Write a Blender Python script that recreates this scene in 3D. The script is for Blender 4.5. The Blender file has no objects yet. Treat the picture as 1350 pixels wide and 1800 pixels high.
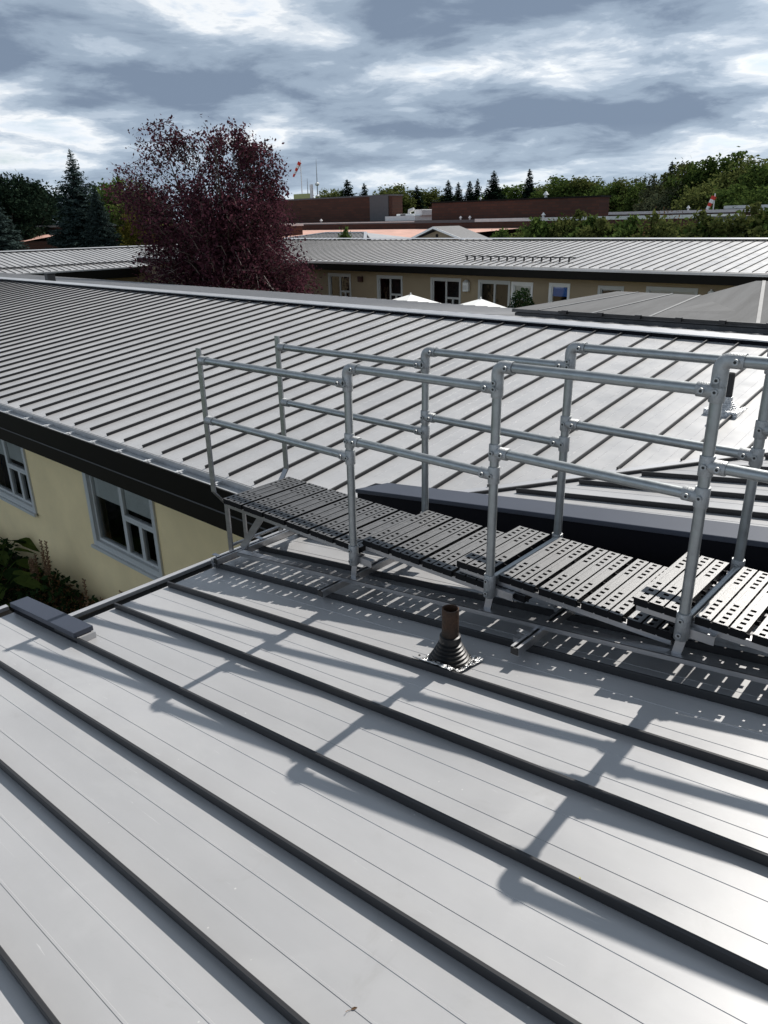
import bpy, math, random
import numpy as np
from mathutils import Vector, Matrix, Quaternion
from math import sin, cos, pi, radians

random.seed(7); RNG = np.random.default_rng(7)
S = bpy.context.scene
COL = S.collection
ZC = 5.6                      # eye height above the ground; builders below work with z measured from the eye

# ---------------------------------------------------------------- camera
cd = bpy.data.cameras.new("camera"); co = bpy.data.objects.new("camera", cd); COL.objects.link(co)
Rv = Vector((0.7451872, 0.66660531, -0.01825949)); Uv = Vector((-0.232477, 0.28535112, 0.92980062)); Fv = Vector((-0.62502039, 0.6886306, -0.3676104))
M = Matrix((Rv, Uv, -Fv)).transposed().to_4x4(); M.translation = Vector((0, 0, ZC)); co.matrix_world = M
cd.sensor_fit = 'VERTICAL'; cd.sensor_height = 36.0; cd.lens = 36.0 * 1292.7 / 1800.0
cd.clip_start = 0.05; cd.clip_end = 5000
S.camera = co

# ---------------------------------------------------------------- sky, sun, exposure
SUN_EL = radians(44.3); SUN_AZ = radians(91.6)
sv = Vector((cos(SUN_AZ) * cos(SUN_EL), sin(SUN_AZ) * cos(SUN_EL), sin(SUN_EL)))
W = bpy.data.worlds.new("World"); S.world = W; W.use_nodes = True
nt = W.node_tree; nt.nodes.clear()
def wn(t, **k):
    n = nt.nodes.new(t)
    for a, b in k.items(): setattr(n, a, b)
    return n
def wl(a, b): nt.links.new(a, b)
def wm(op, a, b=None, c=None, clamp=False):
    n = wn('ShaderNodeMath', operation=op, use_clamp=clamp)
    for i, v in enumerate((a, b, c)):
        if v is None: continue
        if isinstance(v, (int, float)): n.inputs[i].default_value = v
        else: wl(v, n.inputs[i])
    return n.outputs[0]
tc = wn('ShaderNodeTexCoord'); sep = wn('ShaderNodeSeparateXYZ'); wl(tc.outputs['Generated'], sep.inputs[0])
sky = wn('ShaderNodeTexSky', sky_type='NISHITA', sun_disc=False)
sky.sun_elevation = SUN_EL; sky.sun_rotation = radians(90) - SUN_AZ; sky.altitude = 600; sky.dust_density = 1.2
# broken cloud: a sheet seen in perspective, broken into puffs that flatten towards the horizon
zp = wm('MAXIMUM', sep.outputs['Z'], 0.0)
far_ = wm('ADD', zp, 0.20)
def coords(dz):
    z2 = wm('POWER', wm('ADD', zp, 0.02 + dz), 0.62)
    c = wn('ShaderNodeCombineXYZ'); wl(wm('DIVIDE', sep.outputs['X'], far_), c.inputs[0]); wl(wm('DIVIDE', sep.outputs['Y'], far_), c.inputs[1]); wl(wm('MULTIPLY', z2, 6.2), c.inputs[2]); return c.outputs[0]
def noise(vec, scale, detail, rough, off=(0, 0, 0), dist=0.0):
    mp = wn('ShaderNodeMapping'); mp.inputs['Location'].default_value = off; wl(vec, mp.inputs['Vector'])
    n = wn('ShaderNodeTexNoise'); n.inputs['Scale'].default_value = scale; n.inputs['Detail'].default_value = detail
    n.inputs['Roughness'].default_value = rough; n.inputs['Distortion'].default_value = dist
    wl(mp.outputs[0], n.inputs['Vector']); return n.outputs['Fac']
c0, c1 = coords(0.0), coords(0.016)
OFF = (0.4, 3.3, 0.8)
def density(c):
    big = noise(c, 1.25, 3, 0.45, OFF, 0.15); fine = noise(c, 3.3, 9, 0.60, (5.0, 2.0, 1.0), 0.3)
    return wm('ADD', wm('MULTIPLY', wm('ADD', wm('MULTIPLY', big, 0.56), wm('MULTIPLY', fine, 0.44)), 1.55), -0.228)
dens = density(c0); above = density(c1)
rim = wm('MULTIPLY', wm('SUBTRACT', dens, above), 0.50)          # the air above is thinner: a lit upper edge
shade = wm('SUBTRACT', dens, rim)
rmp = wn('ShaderNodeValToRGB'); wl(shade, rmp.inputs[0])
cr = rmp.color_ramp; cr.interpolation = 'EASE'
cr.elements[0].position = 0.37; cr.elements[0].color = (0.78, 0.85, 0.93, 1)
cr.elements[1].position = 0.66; cr.elements[1].color = (0.20, 0.262, 0.36, 1)
for p, c in ((0.42, (0.90, 0.93, 0.96, 1)), (0.455, (0.68, 0.745, 0.82, 1)), (0.50, (0.47, 0.555, 0.66, 1)), (0.55, (0.335, 0.418, 0.525, 1))):
    e = cr.elements.new(p); e.color = c
cover = wn('ShaderNodeValToRGB'); wl(dens, cover.inputs[0])
cover.color_ramp.elements[0].position = 0.28; cover.color_ramp.elements[1].position = 0.39; cover.color_ramp.elements[0].color = (0.35, 0.35, 0.35, 1)
# cloud brightens towards the sun (forward scattering) and, front-lit, opposite to it
dot = wn('ShaderNodeVectorMath', operation='DOT_PRODUCT'); wl(tc.outputs['Generated'], dot.inputs[0]); dot.inputs[1].default_value = sv
ds = wm('MAXIMUM', dot.outputs['Value'], 0.0)
fwd = wm('ADD', wm('MULTIPLY', wm('POWER', ds, 14.0), 0.6), wm('MULTIPLY', wm('POWER', ds, 3.0), 0.12))
back = wm('MULTIPLY', wm('POWER', wm('MAXIMUM', wm('MULTIPLY', dot.outputs['Value'], -1.0), 0.0), 1.2), 2.1)
high = wn('ShaderNodeMapRange', interpolation_type='SMOOTHSTEP'); wl(sep.outputs['Z'], high.inputs[0])
high.inputs[1].default_value = 0.12; high.inputs[2].default_value = 0.75; high.inputs[3].default_value = 1.0; high.inputs[4].default_value = 0.50   # thicker cloud overhead
gain = wm('ADD', wm('MULTIPLY', wm('ADD', back, 0.92), high.outputs[0]), fwd)
cl = wn('ShaderNodeVectorMath', operation='SCALE'); wl(rmp.outputs[0], cl.inputs[0]); wl(wm('MULTIPLY', gain, 10.0), cl.inputs['Scale'])
mix = wn('ShaderNodeMix', data_type='RGBA'); wl(cover.outputs[0], mix.inputs[0]); wl(sky.outputs[0], mix.inputs[6]); wl(cl.outputs[0], mix.inputs[7])
# thin pale veil of distant cloud low over the horizon
veil = wn('ShaderNodeMapRange'); wl(sep.outputs['Z'], veil.inputs[0]); veil.inputs[1].default_value = 0.0; veil.inputs[2].default_value = 0.10
veil.inputs[3].default_value = 0.55; veil.inputs[4].default_value = 0.0
mix2 = wn('ShaderNodeMix', data_type='RGBA'); wl(veil.outputs[0], mix2.inputs[0]); wl(mix.outputs[2], mix2.inputs[6]); mix2.inputs[7].default_value = (5.4, 6.5, 7.6, 1)
bg = wn('ShaderNodeBackground'); bg.inputs['Strength'].default_value = 0.1
wl(mix2.outputs[2], bg.inputs[0]); wo = wn('ShaderNodeOutputWorld'); wl(bg.outputs[0], wo.inputs[0])

sd = bpy.data.lights.new("sun", 'SUN'); sd.energy = 4.9; sd.angle = radians(0.53); sd.color = (1.0, 0.955, 0.89)
so = bpy.data.objects.new("sun", sd); COL.objects.link(so); so.location = sv * 60
so.rotation_euler = (-sv).to_track_quat('-Z', 'Y').to_euler()
vs = S.view_settings; S.display_settings.display_device = 'sRGB'
vs.view_transform = 'Standard'; vs.look = 'None'; vs.exposure = 0.17; vs.gamma = 1.0; vs.use_curve_mapping = False
S.cycles.max_bounces = 8; S.cycles.transparent_max_bounces = 12; S.cycles.caustics_reflective = False; S.cycles.caustics_refractive = False
S.cycles.sample_clamp_indirect = 6.0

# ---------------------------------------------------------------- materials
def mat(name, col, rough=0.6, metal=0.0, var=0.0, vscale=4.0, bump=0.0, bscale=30.0, spec=0.5, stretch=(1, 1, 1), col2=None, rvar=0.0, coat=0.0):
    m = bpy.data.materials.new(name); m.use_nodes = True; t = m.node_tree; b = t.nodes['Principled BSDF']
    b.inputs['Base Color'].default_value = (*col, 1); b.inputs['Roughness'].default_value = rough; b.inputs['Metallic'].default_value = metal
    b.inputs['Specular IOR Level'].default_value = spec; b.inputs['Coat Weight'].default_value = coat
    if var or bump or rvar or col2:
        tcn = t.nodes.new('ShaderNodeTexCoord'); oi = t.nodes.new('ShaderNodeObjectInfo')
        mu = t.nodes.new('ShaderNodeVectorMath'); mu.operation = 'SCALE'; mu.inputs[0].default_value = (37, 53, 71); t.links.new(oi.outputs['Random'], mu.inputs['Scale'])
        ad = t.nodes.new('ShaderNodeVectorMath'); ad.operation = 'ADD'; t.links.new(tcn.outputs['Object'], ad.inputs[0]); t.links.new(mu.outputs[0], ad.inputs[1])
        mp = t.nodes.new('ShaderNodeMapping'); mp.inputs['Scale'].default_value = stretch; t.links.new(ad.outputs[0], mp.inputs['Vector'])
        n = t.nodes.new('ShaderNodeTexNoise'); n.inputs['Scale'].default_value = vscale; n.inputs['Detail'].default_value = 6; n.inputs['Roughness'].default_value = 0.6
        t.links.new(mp.outputs[0], n.inputs['Vector'])
        c2 = col2 if col2 else tuple(max(0, c * (1 - var)) for c in col)
        r = t.nodes.new('ShaderNodeValToRGB'); r.color_ramp.elements[0].position = 0.32; r.color_ramp.elements[1].position = 0.68
        r.color_ramp.elements[0].color = (*c2, 1); r.color_ramp.elements[1].color = (*[min(1, c * (1 + var * 0.5)) for c in col], 1)
        t.links.new(n.outputs['Fac'], r.inputs[0]); t.links.new(r.outputs[0], b.inputs['Base Color'])
        if rvar:
            mr = t.nodes.new('ShaderNodeMapRange'); mr.inputs[3].default_value = max(0.02, rough - rvar); mr.inputs[4].default_value = rough + rvar
            t.links.new(n.outputs['Fac'], mr.inputs[0]); t.links.new(mr.outputs[0], b.inputs['Roughness'])
        if bump:
            n2 = t.nodes.new('ShaderNodeTexNoise'); n2.inputs['Scale'].default_value = bscale; n2.inputs['Detail'].default_value = 4
            t.links.new(mp.outputs[0], n2.inputs['Vector'])
            bp = t.nodes.new('ShaderNodeBump'); bp.inputs['Strength'].default_value = bump; bp.inputs['Distance'].default_value = 0.02
            t.links.new(n2.outputs['Fac'], bp.inputs['Height']); t.links.new(bp.outputs[0], b.inputs['Normal'])
    return m

def roof_mat():
    """grey coated steel: dust streaks, scuffs, faint oil-canning"""
    m = mat("coated_steel_panel", (0.378, 0.376, 0.380), 0.30, 0.0, var=0.07, vscale=2.2, bump=0.022, bscale=2.4, rvar=0.05, stretch=(0.6, 2.0, 1))
    t = m.node_tree; b = t.nodes['Principled BSDF']
    b.inputs['IOR'].default_value = 2.0
    src = b.inputs['Base Color'].links[0].from_socket; mp = [n for n in t.nodes if n.type == 'MAPPING'][0]
    def N(t_, **k):
        n = t.nodes.new(t_)
        for a, v in k.items():
            if a in n.inputs.keys(): n.inputs[a].default_value = v
            else: setattr(n, a, v)
        return n
    def ramp(sock, p0, p1, v0, v1):
        r = N('ShaderNodeMapRange', interpolation_type='SMOOTHSTEP'); t.links.new(sock, r.inputs[0])
        for i_, v in enumerate((p0, p1, v0, v1)): r.inputs[i_ + 1].default_value = v
        return r.outputs[0]
    def lay(fac, col, base):
        mx = N('ShaderNodeMix', data_type='RGBA'); t.links.new(fac, mx.inputs[0]); t.links.new(base, mx.inputs[6]); mx.inputs[7].default_value = (*col, 1); return mx.outputs[2]
    vec = mp.inputs['Vector'].links[0].from_socket
    def nz(scale, stretch, detail=6, rough=.6, dist=0.0, rot=0.0):
        q = N('ShaderNodeMapping'); q.inputs['Scale'].default_value = stretch; q.inputs['Rotation'].default_value = (0, 0, rot); t.links.new(vec, q.inputs['Vector'])
        n = N('ShaderNodeTexNoise', Scale=scale, Detail=detail, Roughness=rough, Distortion=dist); t.links.new(q.outputs[0], n.inputs['Vector']); return n.outputs['Fac']
    c = src
    c = lay(ramp(nz(1.6, (.7, 1.0, 1), 5, .65, .6), .50, .72, 0, .40), (.465, .465, .465), c)          # pale dusty patches
    c = lay(ramp(nz(3.0, (.9, 1, 1), 8, .7, 1.0), .56, .74, 0, .30), (.27, .262, .25), c)              # darker dried dirt
    for rot in (.35, 1.2, -.7):                                                                       # hairline scuffs in several directions
        c = lay(ramp(nz(9.0, (.5, 12.0, 1), 3, .5, .9, rot), .735, .78, 0, .45), (.66, .66, .65), c)
    vo = N('ShaderNodeTexVoronoi', Scale=9.0, Randomness=1.0); t.links.new(vec, vo.inputs['Vector'])
    c = lay(ramp(vo.outputs['Distance'], .018, .045, .65, 0), (.68, .67, .64), c)                      # splashes and specks
    oi = [n for n in t.nodes if n.type == 'OBJECT_INFO'][0]; hs = N('ShaderNodeHueSaturation'); t.links.new(c, hs.inputs['Color'])
    t.links.new(ramp(oi.outputs['Random'], 0, 1, .94, 1.05), hs.inputs['Value']); t.links.new(hs.outputs[0], b.inputs['Base Color'])   # sheet to sheet
    t.links.new(ramp(nz(2.2, (1, 1, 1), 7, .65, .4), .3, .7, .35, .44), b.inputs['Roughness'])
    return m
MAT = dict(
    panel=roof_mat(),
    seam=mat("shaded_steel_seam", (0.030, 0.030, 0.032), 0.45, 0.0, spec=0.35, var=0.08, vscale=6),  # same steel as the panels; shade on the seam sides is put into this dark colour
    trim=mat("eave_flashing", (0.52, 0.52, 0.53), 0.38, 0.55, var=0.08),
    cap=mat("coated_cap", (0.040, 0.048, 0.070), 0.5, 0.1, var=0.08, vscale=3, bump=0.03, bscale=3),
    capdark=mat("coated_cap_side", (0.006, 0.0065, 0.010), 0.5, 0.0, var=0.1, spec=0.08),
    ridge=mat("ridge_flashing", (0.56, 0.56, 0.57), 0.36, 0.5, var=0.1, vscale=2),
    gutter=mat("gutter_liner", (0.52, 0.53, 0.54), 0.45, 0.6, var=0.2, vscale=5),
    brown=mat("dark_brown_fascia", (0.0075, 0.0065, 0.005), 0.5, 0.0, var=0.15, vscale=3, spec=0.12),
    brown2=mat("brown_soffit_board", (0.013, 0.011, 0.008), 0.55, 0.0, var=0.15, vscale=3, spec=0.12),
    hanger=mat("white_hanger", (0.75, 0.75, 0.75), 0.4, 0.4),
    cream=mat("cream_render", (0.83, 0.675, 0.39), 0.85, 0.0, var=0.10, vscale=1.1, bump=0.15, bscale=90),
    tan=mat("tan_render", (0.33, 0.26, 0.17), 0.85, 0.0, var=0.08, vscale=0.8, bump=0.15, bscale=60),
    frame=mat("window_frame_grey", (0.50, 0.51, 0.50), 0.5, 0.0, var=0.05),
    white=mat("white_paint", (0.78, 0.78, 0.76), 0.45, 0.0, var=0.06),
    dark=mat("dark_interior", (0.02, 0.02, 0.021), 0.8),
    blind=mat("pale_blind", (0.60, 0.60, 0.58), 0.8, var=0.1, vscale=2),
    blue=mat("blue_blind", (0.03, 0.17, 0.62), 0.7, var=0.1),
    galv=mat("galvanised_steel", (0.36, 0.38, 0.385), 0.40, 0.85, var=0.13, vscale=22, rvar=0.07, bump=0.02, bscale=80),
    galvfit=mat("galvanised_casting", (0.40, 0.41, 0.415), 0.5, 0.75, var=0.16, vscale=40, bump=0.25, bscale=220),
    alu=mat("aluminium_channel", (0.45, 0.45, 0.46), 0.36, 0.85, var=0.12, vscale=14, rvar=0.06, stretch=(0.4, 3, 3)),
    black=mat("black_plastic", (0.012, 0.012, 0.013), 0.45),
    tread=mat("recycled_black_tread", (0.014, 0.014, 0.016), 0.48, 0.0, var=0.5, vscale=30, bump=0.12, bscale=300, spec=1.3, rvar=0.08),
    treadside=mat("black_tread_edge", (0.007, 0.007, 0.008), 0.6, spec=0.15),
    rust=mat("rusted_pipe", (0.060, 0.028, 0.014), 0.75, 0.25, col2=(0.022, 0.018, 0.014), var=0.3, vscale=9, bump=0.4, bscale=60),
    rubber=mat("black_rubber_boot", (0.010, 0.010, 0.011), 0.42, 0.0, var=0.2, spec=0.35),
    foil=mat("crumpled_metal_flange", (0.72, 0.72, 0.72), 0.30, 0.95, var=0.3, vscale=30, bump=1.0, bscale=70),
    bitumen=mat("grey_bitumen_membrane", (0.085, 0.087, 0.090), 0.85, 0.0, var=0.35, vscale=1.3, stretch=(3.0, 0.35, 1), bump=0.2, bscale=14, spec=0.6),
    brick=None, pink=mat("red_gravel_roof", (0.56, 0.33, 0.265), 0.95, 0.0, var=0.22, vscale=0.8, bump=0.3, bscale=9),
    coping=mat("pale_coping", (0.62, 0.62, 0.60), 0.5, 0.1, var=0.1), greyclad=mat("grey_cladding", (0.10, 0.10, 0.105), 0.6, 0.2, var=0.1),
    fabric=mat("white_canvas", (0.82, 0.82, 0.80), 0.9), red=mat("red_fabric", (0.62, 0.05, 0.03), 0.8), pole=mat("grey_pole", (0.35, 0.36, 0.37), 0.5, 0.4),
    bark=mat("bark", (0.085, 0.065, 0.05), 0.9, var=0.4, vscale=8, bump=0.6, bscale=30), twig=mat("pale_twig", (0.30, 0.24, 0.22), 0.7, var=0.3, vscale=5),
    grass=mat("grass_ground", (0.055, 0.085, 0.028), 0.95, var=0.5, vscale=0.35, bump=0.6, bscale=12),
    soil=mat("dark_soil", (0.035, 0.028, 0.02), 0.95, var=0.5, vscale=6, bump=1.0, bscale=25),
    straw=mat("dry_brown_stalk", (0.20, 0.12, 0.065), 0.9, var=0.4, vscale=20), lampdark=mat("dark_red_lamp", (0.05, 0.018, 0.014), 0.6),
)
def leafmat(name, c1, c2, trans=0.35, rough=0.55):
    m = bpy.data.materials.new(name); m.use_nodes = True; t = m.node_tree; b = t.nodes['Principled BSDF']
    g = t.nodes.new('ShaderNodeNewGeometry'); r = t.nodes.new('ShaderNodeValToRGB')
    oi = t.nodes.new('ShaderNodeObjectInfo')
    r.color_ramp.elements[0].color = (*c1, 1); r.color_ramp.elements[1].color = (*c2, 1)
    t.links.new(g.outputs['Random Per Island'], r.inputs[0])
    hv = t.nodes.new('ShaderNodeHueSaturation'); mr = t.nodes.new('ShaderNodeMapRange'); mr.inputs[3].default_value = 0.75; mr.inputs[4].default_value = 1.25
    t.links.new(oi.outputs['Random'], mr.inputs[0]); t.links.new(mr.outputs[0], hv.inputs['Value']); t.links.new(r.outputs[0], hv.inputs['Color'])
    t.links.new(hv.outputs[0], b.inputs['Base Color']); b.inputs['Roughness'].default_value = rough; b.inputs['Specular IOR Level'].default_value = 0.0
    tr = t.nodes.new('ShaderNodeBsdfTranslucent'); t.links.new(hv.outputs[0], tr.inputs[0])
    ms = t.nodes.new('ShaderNodeMixShader'); ms.inputs[0].default_value = trans
    t.links.new(b.outputs[0], ms.inputs[1]); t.links.new(tr.outputs[0], ms.inputs[2]); t.links.new(ms.outputs[0], t.nodes['Material Output'].inputs[0])
    return m
MAT.update(
    purple=leafmat("purple_leaf", (0.032, 0.014, 0.020), (0.140, 0.052, 0.070), 0.35),
    green=leafmat("green_leaf", (0.038, 0.066, 0.018), (0.095, 0.135, 0.036), 0.3),
    olive=leafmat("olive_leaf", (0.055, 0.072, 0.022), (0.125, 0.140, 0.045), 0.3),
    yellow=leafmat("yellow_green_leaf", (0.075, 0.075, 0.015), (0.15, 0.13, 0.03), 0.4),
    needle=leafmat("dark_needle", (0.010, 0.020, 0.014), (0.026, 0.042, 0.026), 0.12),
    blueneedle=leafmat("blue_needle", (0.022, 0.036, 0.032), (0.062, 0.088, 0.082), 0.12),
    willow=leafmat("grey_green_leaf", (0.060, 0.075, 0.040), (0.10, 0.11, 0.062), 0.2),
    bush=leafmat("dark_shrub_leaf", (0.012, 0.026, 0.010), (0.030, 0.055, 0.020), 0.25),
    brownleaf=leafmat("dry_brown_leaf", (0.08, 0.05, 0.03), (0.20, 0.12, 0.06), 0.3),
)
def glassmat():
    m = bpy.data.materials.new("window_glass"); m.use_nodes = True; t = m.node_tree; t.nodes.remove(t.nodes['Principled BSDF'])
    gl = t.nodes.new('ShaderNodeBsdfGlossy'); gl.inputs['Roughness'].default_value = 0.02; gl.inputs['Color'].default_value = (0.9, 0.93, 0.95, 1)
    tr = t.nodes.new('ShaderNodeBsdfTransparent'); tr.inputs[0].default_value = (0.88, 0.91, 0.90, 1)
    fr = t.nodes.new('ShaderNodeFresnel'); fr.inputs[0].default_value = 1.6
    ms = t.nodes.new('ShaderNodeMixShader'); t.links.new(fr.outputs[0], ms.inputs[0]); t.links.new(tr.outputs[0], ms.inputs[1]); t.links.new(gl.outputs[0], ms.inputs[2])
    t.links.new(ms.outputs[0], t.nodes['Material Output'].inputs[0]); return m
MAT['glass'] = glassmat()
MAT['tread'].node_tree.nodes['Principled BSDF'].inputs['IOR'].default_value = 2.1; MAT['tread'].node_tree.nodes['Principled BSDF'].inputs['Specular IOR Level'].default_value = 0.6
def brickmat():
    m = mat("red_brown_brick", (0.105, 0.036, 0.022), 0.9)
    t = m.node_tree; b = t.nodes['Principled BSDF']; tcn = t.nodes.new('ShaderNodeTexCoord')
    mp = t.nodes.new('ShaderNodeMapping'); mp.inputs['Rotation'].default_value = (pi / 2, 0, 0)
    t.links.new(tcn.outputs['Object'], mp.inputs['Vector'])
    br = t.nodes.new('ShaderNodeTexBrick'); br.inputs['Scale'].default_value = 1.0; br.inputs['Brick Width'].default_value = 0.9; br.inputs['Row Height'].default_value = 0.3
    br.inputs['Mortar Size'].default_value = 0.03; br.inputs['Color1'].default_value = (0.085, 0.032, 0.020, 1); br.inputs['Color2'].default_value = (0.058, 0.024, 0.016, 1); br.inputs['Mortar'].default_value = (0.05, 0.028, 0.021, 1)
    t.links.new(mp.outputs[0], br.inputs['Vector']); t.links.new(br.outputs[0], b.inputs['Base Color']); return m
MAT['brick'] = brickmat()

# ---------------------------------------------------------------- object helpers
WL = {}                                            # world position (eye-based z) of every object's origin
def link(o, loc, parent=None):
    COL.objects.link(o); loc = Vector(loc); WL[o] = loc
    if parent is not None:
        o.parent = parent; o.location = loc - WL[parent]
    else:
        o.location = loc + Vector((0, 0, ZC))
    return o
def thing(name, label, cat, loc, group=None):
    o = bpy.data.objects.new(name, None); o.empty_display_size = 0.2
    link(o, loc); o['label'] = label; o['category'] = cat
    if group: o['group'] = group
    return o
def tag(o, label, cat, group=None):
    o['label'] = label; o['category'] = cat
    if group: o['group'] = group
    return o

class MB:
    def __init__(s): s.v = []; s.f = []
    def add(s, vs, fs):
        n = len(s.v); s.v += [tuple(v) for v in vs]; s.f += [tuple(i + n for i in f) for f in fs]; return s
    def box(s, x0, x1, y0, y1, z0, z1):
        return s.hexa([(x0, y0, z0), (x1, y0, z0), (x1, y1, z0), (x0, y1, z0), (x0, y0, z1), (x1, y0, z1), (x1, y1, z1), (x0, y1, z1)])
    def hexa(s, p):
        return s.add(p, [(0, 3, 2, 1), (4, 5, 6, 7), (0, 1, 5, 4), (1, 2, 6, 5), (2, 3, 7, 6), (3, 0, 4, 7)])
    def beam(s, a, b, w, h, up=(0, 0, 1)):
        a = Vector(a); b = Vector(b); d = (b - a).normalized(); r = d.cross(Vector(up))
        r = r.normalized() * w / 2 if r.length > 1e-6 else Vector((w / 2, 0, 0)); u = r.cross(d).normalized() * h / 2
        return s.hexa([a - r - u, b - r - u, b + r - u, a + r - u, a - r + u, b - r + u, b + r + u, a + r + u])
    def sweep(s, pts, rad, n=12, caps=True):
        pts = [Vector(p) for p in pts]; rr = rad if isinstance(rad, (list, tuple)) else [rad] * len(pts)
        rings = []; ref = None
        for i, p in enumerate(pts):
            d = (pts[min(i + 1, len(pts) - 1)] - pts[max(i - 1, 0)]).normalized()
            if ref is None: ref = d.orthogonal().normalized()
            ref = (ref - d * ref.dot(d)).normalized(); q = d.cross(ref)
            rings.append([p + (ref * cos(2 * pi * k / n) + q * sin(2 * pi * k / n)) * rr[i] for k in range(n)])
        vs = [v for r in rings for v in r]; fs = []
        for i in range(len(pts) - 1):
            for k in range(n):
                a = i * n + k; b = i * n + (k + 1) % n; fs.append((a, b, b + n, a + n))
        if caps: fs += [tuple(range(n - 1, -1, -1)), tuple(range((len(pts) - 1) * n, len(pts) * n))]
        return s.add(vs, fs)
    def lathe(s, c, prof, n=20, caps=True):
        c = Vector(c); vs = []; fs = []
        for r, z in prof: vs += [c + Vector((r * cos(2 * pi * k / n), r * sin(2 * pi * k / n), z)) for k in range(n)]
        for i in range(len(prof) - 1):
            for k in range(n):
                a = i * n + k; b = i * n + (k + 1) % n; fs.append((a, b, b + n, a + n))
        if caps: fs += [tuple(range(n - 1, -1, -1)), tuple(range((len(prof) - 1) * n, len(prof) * n))]
        return s.add(vs, fs)
    def prism(s, poly, d):
        """polygon (3D points) pushed along vector d"""
        n = len(poly); d = Vector(d); a = [Vector(p) for p in poly]
        return s.add(a + [p + d for p in a], [tuple(range(n - 1, -1, -1)), tuple(range(n, 2 * n))] + [(i, (i + 1) % n, (i + 1) % n + n, i + n) for i in range(n)])
    def quad(s, *p): return s.add(p, [tuple(range(len(p)))])
    def mesh(s, name, m, smooth=False, origin=(0, 0, 0)):
        o = Vector(origin); me = bpy.data.meshes.new(name)
        me.from_pydata([Vector(v) - o for v in s.v], [], s.f); me.update()
        me.materials.append(MAT[m] if isinstance(m, str) else m)
        if smooth:
            me.shade_smooth(); me.set_sharp_from_angle(angle=radians(40))
        return me
    def mesh2(s, name, m, other, m2, smooth=True):
        n = len(s.f); s.add(other.v, other.f); me = s.mesh(name, m, smooth); me.materials.append(MAT[m2])
        for p in me.polygons:
            if p.index >= n: p.material_index = 1
        return me
    def build(s, name, m, parent=None, smooth=False, loc=None, bevel=0.0):
        org = Vector(loc) if loc is not None else (WL[parent] if parent is not None else Vector((0, 0, 0)))
        o = bpy.data.objects.new(name, s.mesh(name, m, smooth, org)); link(o, org, parent)
        if bevel:
            b = o.modifiers.new("edge", 'BEVEL'); b.width = bevel; b.segments = 2; b.limit_method = 'ANGLE'
        return o
def place(me, name, loc, parent=None):
    return link(bpy.data.objects.new(name, me), loc, parent)

# ---------------------------------------------------------------- numbers taken from the photograph (metres)
SN, ZN = 0.1340, -1.809                    # near roof: z = ZN + SN*x
D = 0.408                                  # panel width
YE, ZE, YR, ZR = 4.173, -2.40, 10.68, -1.578
SM = (ZR - ZE) / (YR - YE)                 # mid roof slope
GR = -5.6
def zn(x): return ZN + SN * x
def zm(y): return ZE + SM * (y - YE)
def valley_x(y): return (zm(y) - ZN) / SN
def valley_y(x): return YE + (zn(x) - ZE) / SM

# ---------------------------------------------------------------- setting: ground
MB().quad((-900, -300, GR), (900, -300, GR), (900, 1500, GR), (-900, 1500, GR)).build("ground", 'grass')['kind'] = 'structure'
MB().quad((-40, -6, GR + .004), (-5.2, -6, GR + .004), (-5.2, 4.6, GR + .004), (-40, 4.6, GR + .004)).build("garden_bed", 'soil')['kind'] = 'structure'

# ---------------------------------------------------------------- standing-seam roofs
PROF = [(0.0, 0), (0.122, 0), (0.1232, .0017), (0.1308, .0017), (0.132, 0), (0.268, 0), (0.2692, .0017), (0.2768, .0017), (0.278, 0), (D, 0)]
def panel_mesh(A, B, N, t0, t1):
    m = MB(); vs = []
    for u, h in PROF:
        vs.append(B * u + A * t0(u) + N * h); vs.append(B * u + A * t1(u) + N * h)
    m.add(vs, [(2 * i, 2 * i + 1, 2 * i + 3, 2 * i + 2) for i in range(len(PROF) - 1)]); return m
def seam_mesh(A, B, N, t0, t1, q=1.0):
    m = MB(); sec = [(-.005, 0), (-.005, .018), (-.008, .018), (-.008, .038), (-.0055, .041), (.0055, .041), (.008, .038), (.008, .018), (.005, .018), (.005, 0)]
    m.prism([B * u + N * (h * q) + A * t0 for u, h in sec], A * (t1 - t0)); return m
def orient(m, N):
    return m
def roof_face(parent, O, A, B, ks, clip, seam_clip=None, seams=True, q=1.0):
    """panels k: origin O + B*k*D, running along A from t0 to t1"""
    A = Vector(A).normalized(); B = Vector(B).normalized(); N = A.cross(B); N = N if N.z > 0 else -N
    cache = {}
    for k in ks:
        o = Vector(O) + B * (k * D)
        a0, a1, b0, b1 = clip(k)           # start/end at u=0, start/end at u=D
        if a1 - a0 < .05 and b1 - b0 < .05: continue
        key = tuple(round(q, 4) for q in (a0, a1, b0, b1))
        if key not in cache:
            pm_ = panel_mesh(A, B, N, lambda u: a0 + (b0 - a0) * u / D, lambda u: a1 + (b1 - a1) * u / D).mesh("roof_panel", 'panel')
            cache[key] = pm_
        place(cache[key], "roof_panel", o, parent)
        if seams:
            s0, s1 = (a0, a1) if seam_clip is None else seam_clip(k)
            if s1 - s0 > .1:
                sk = ('s', round(s0, 4), round(s1, 4))
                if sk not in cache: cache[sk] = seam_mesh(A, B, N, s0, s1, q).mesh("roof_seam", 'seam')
                place(cache[sk], "roof_seam", o + N * .001, parent)

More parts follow.
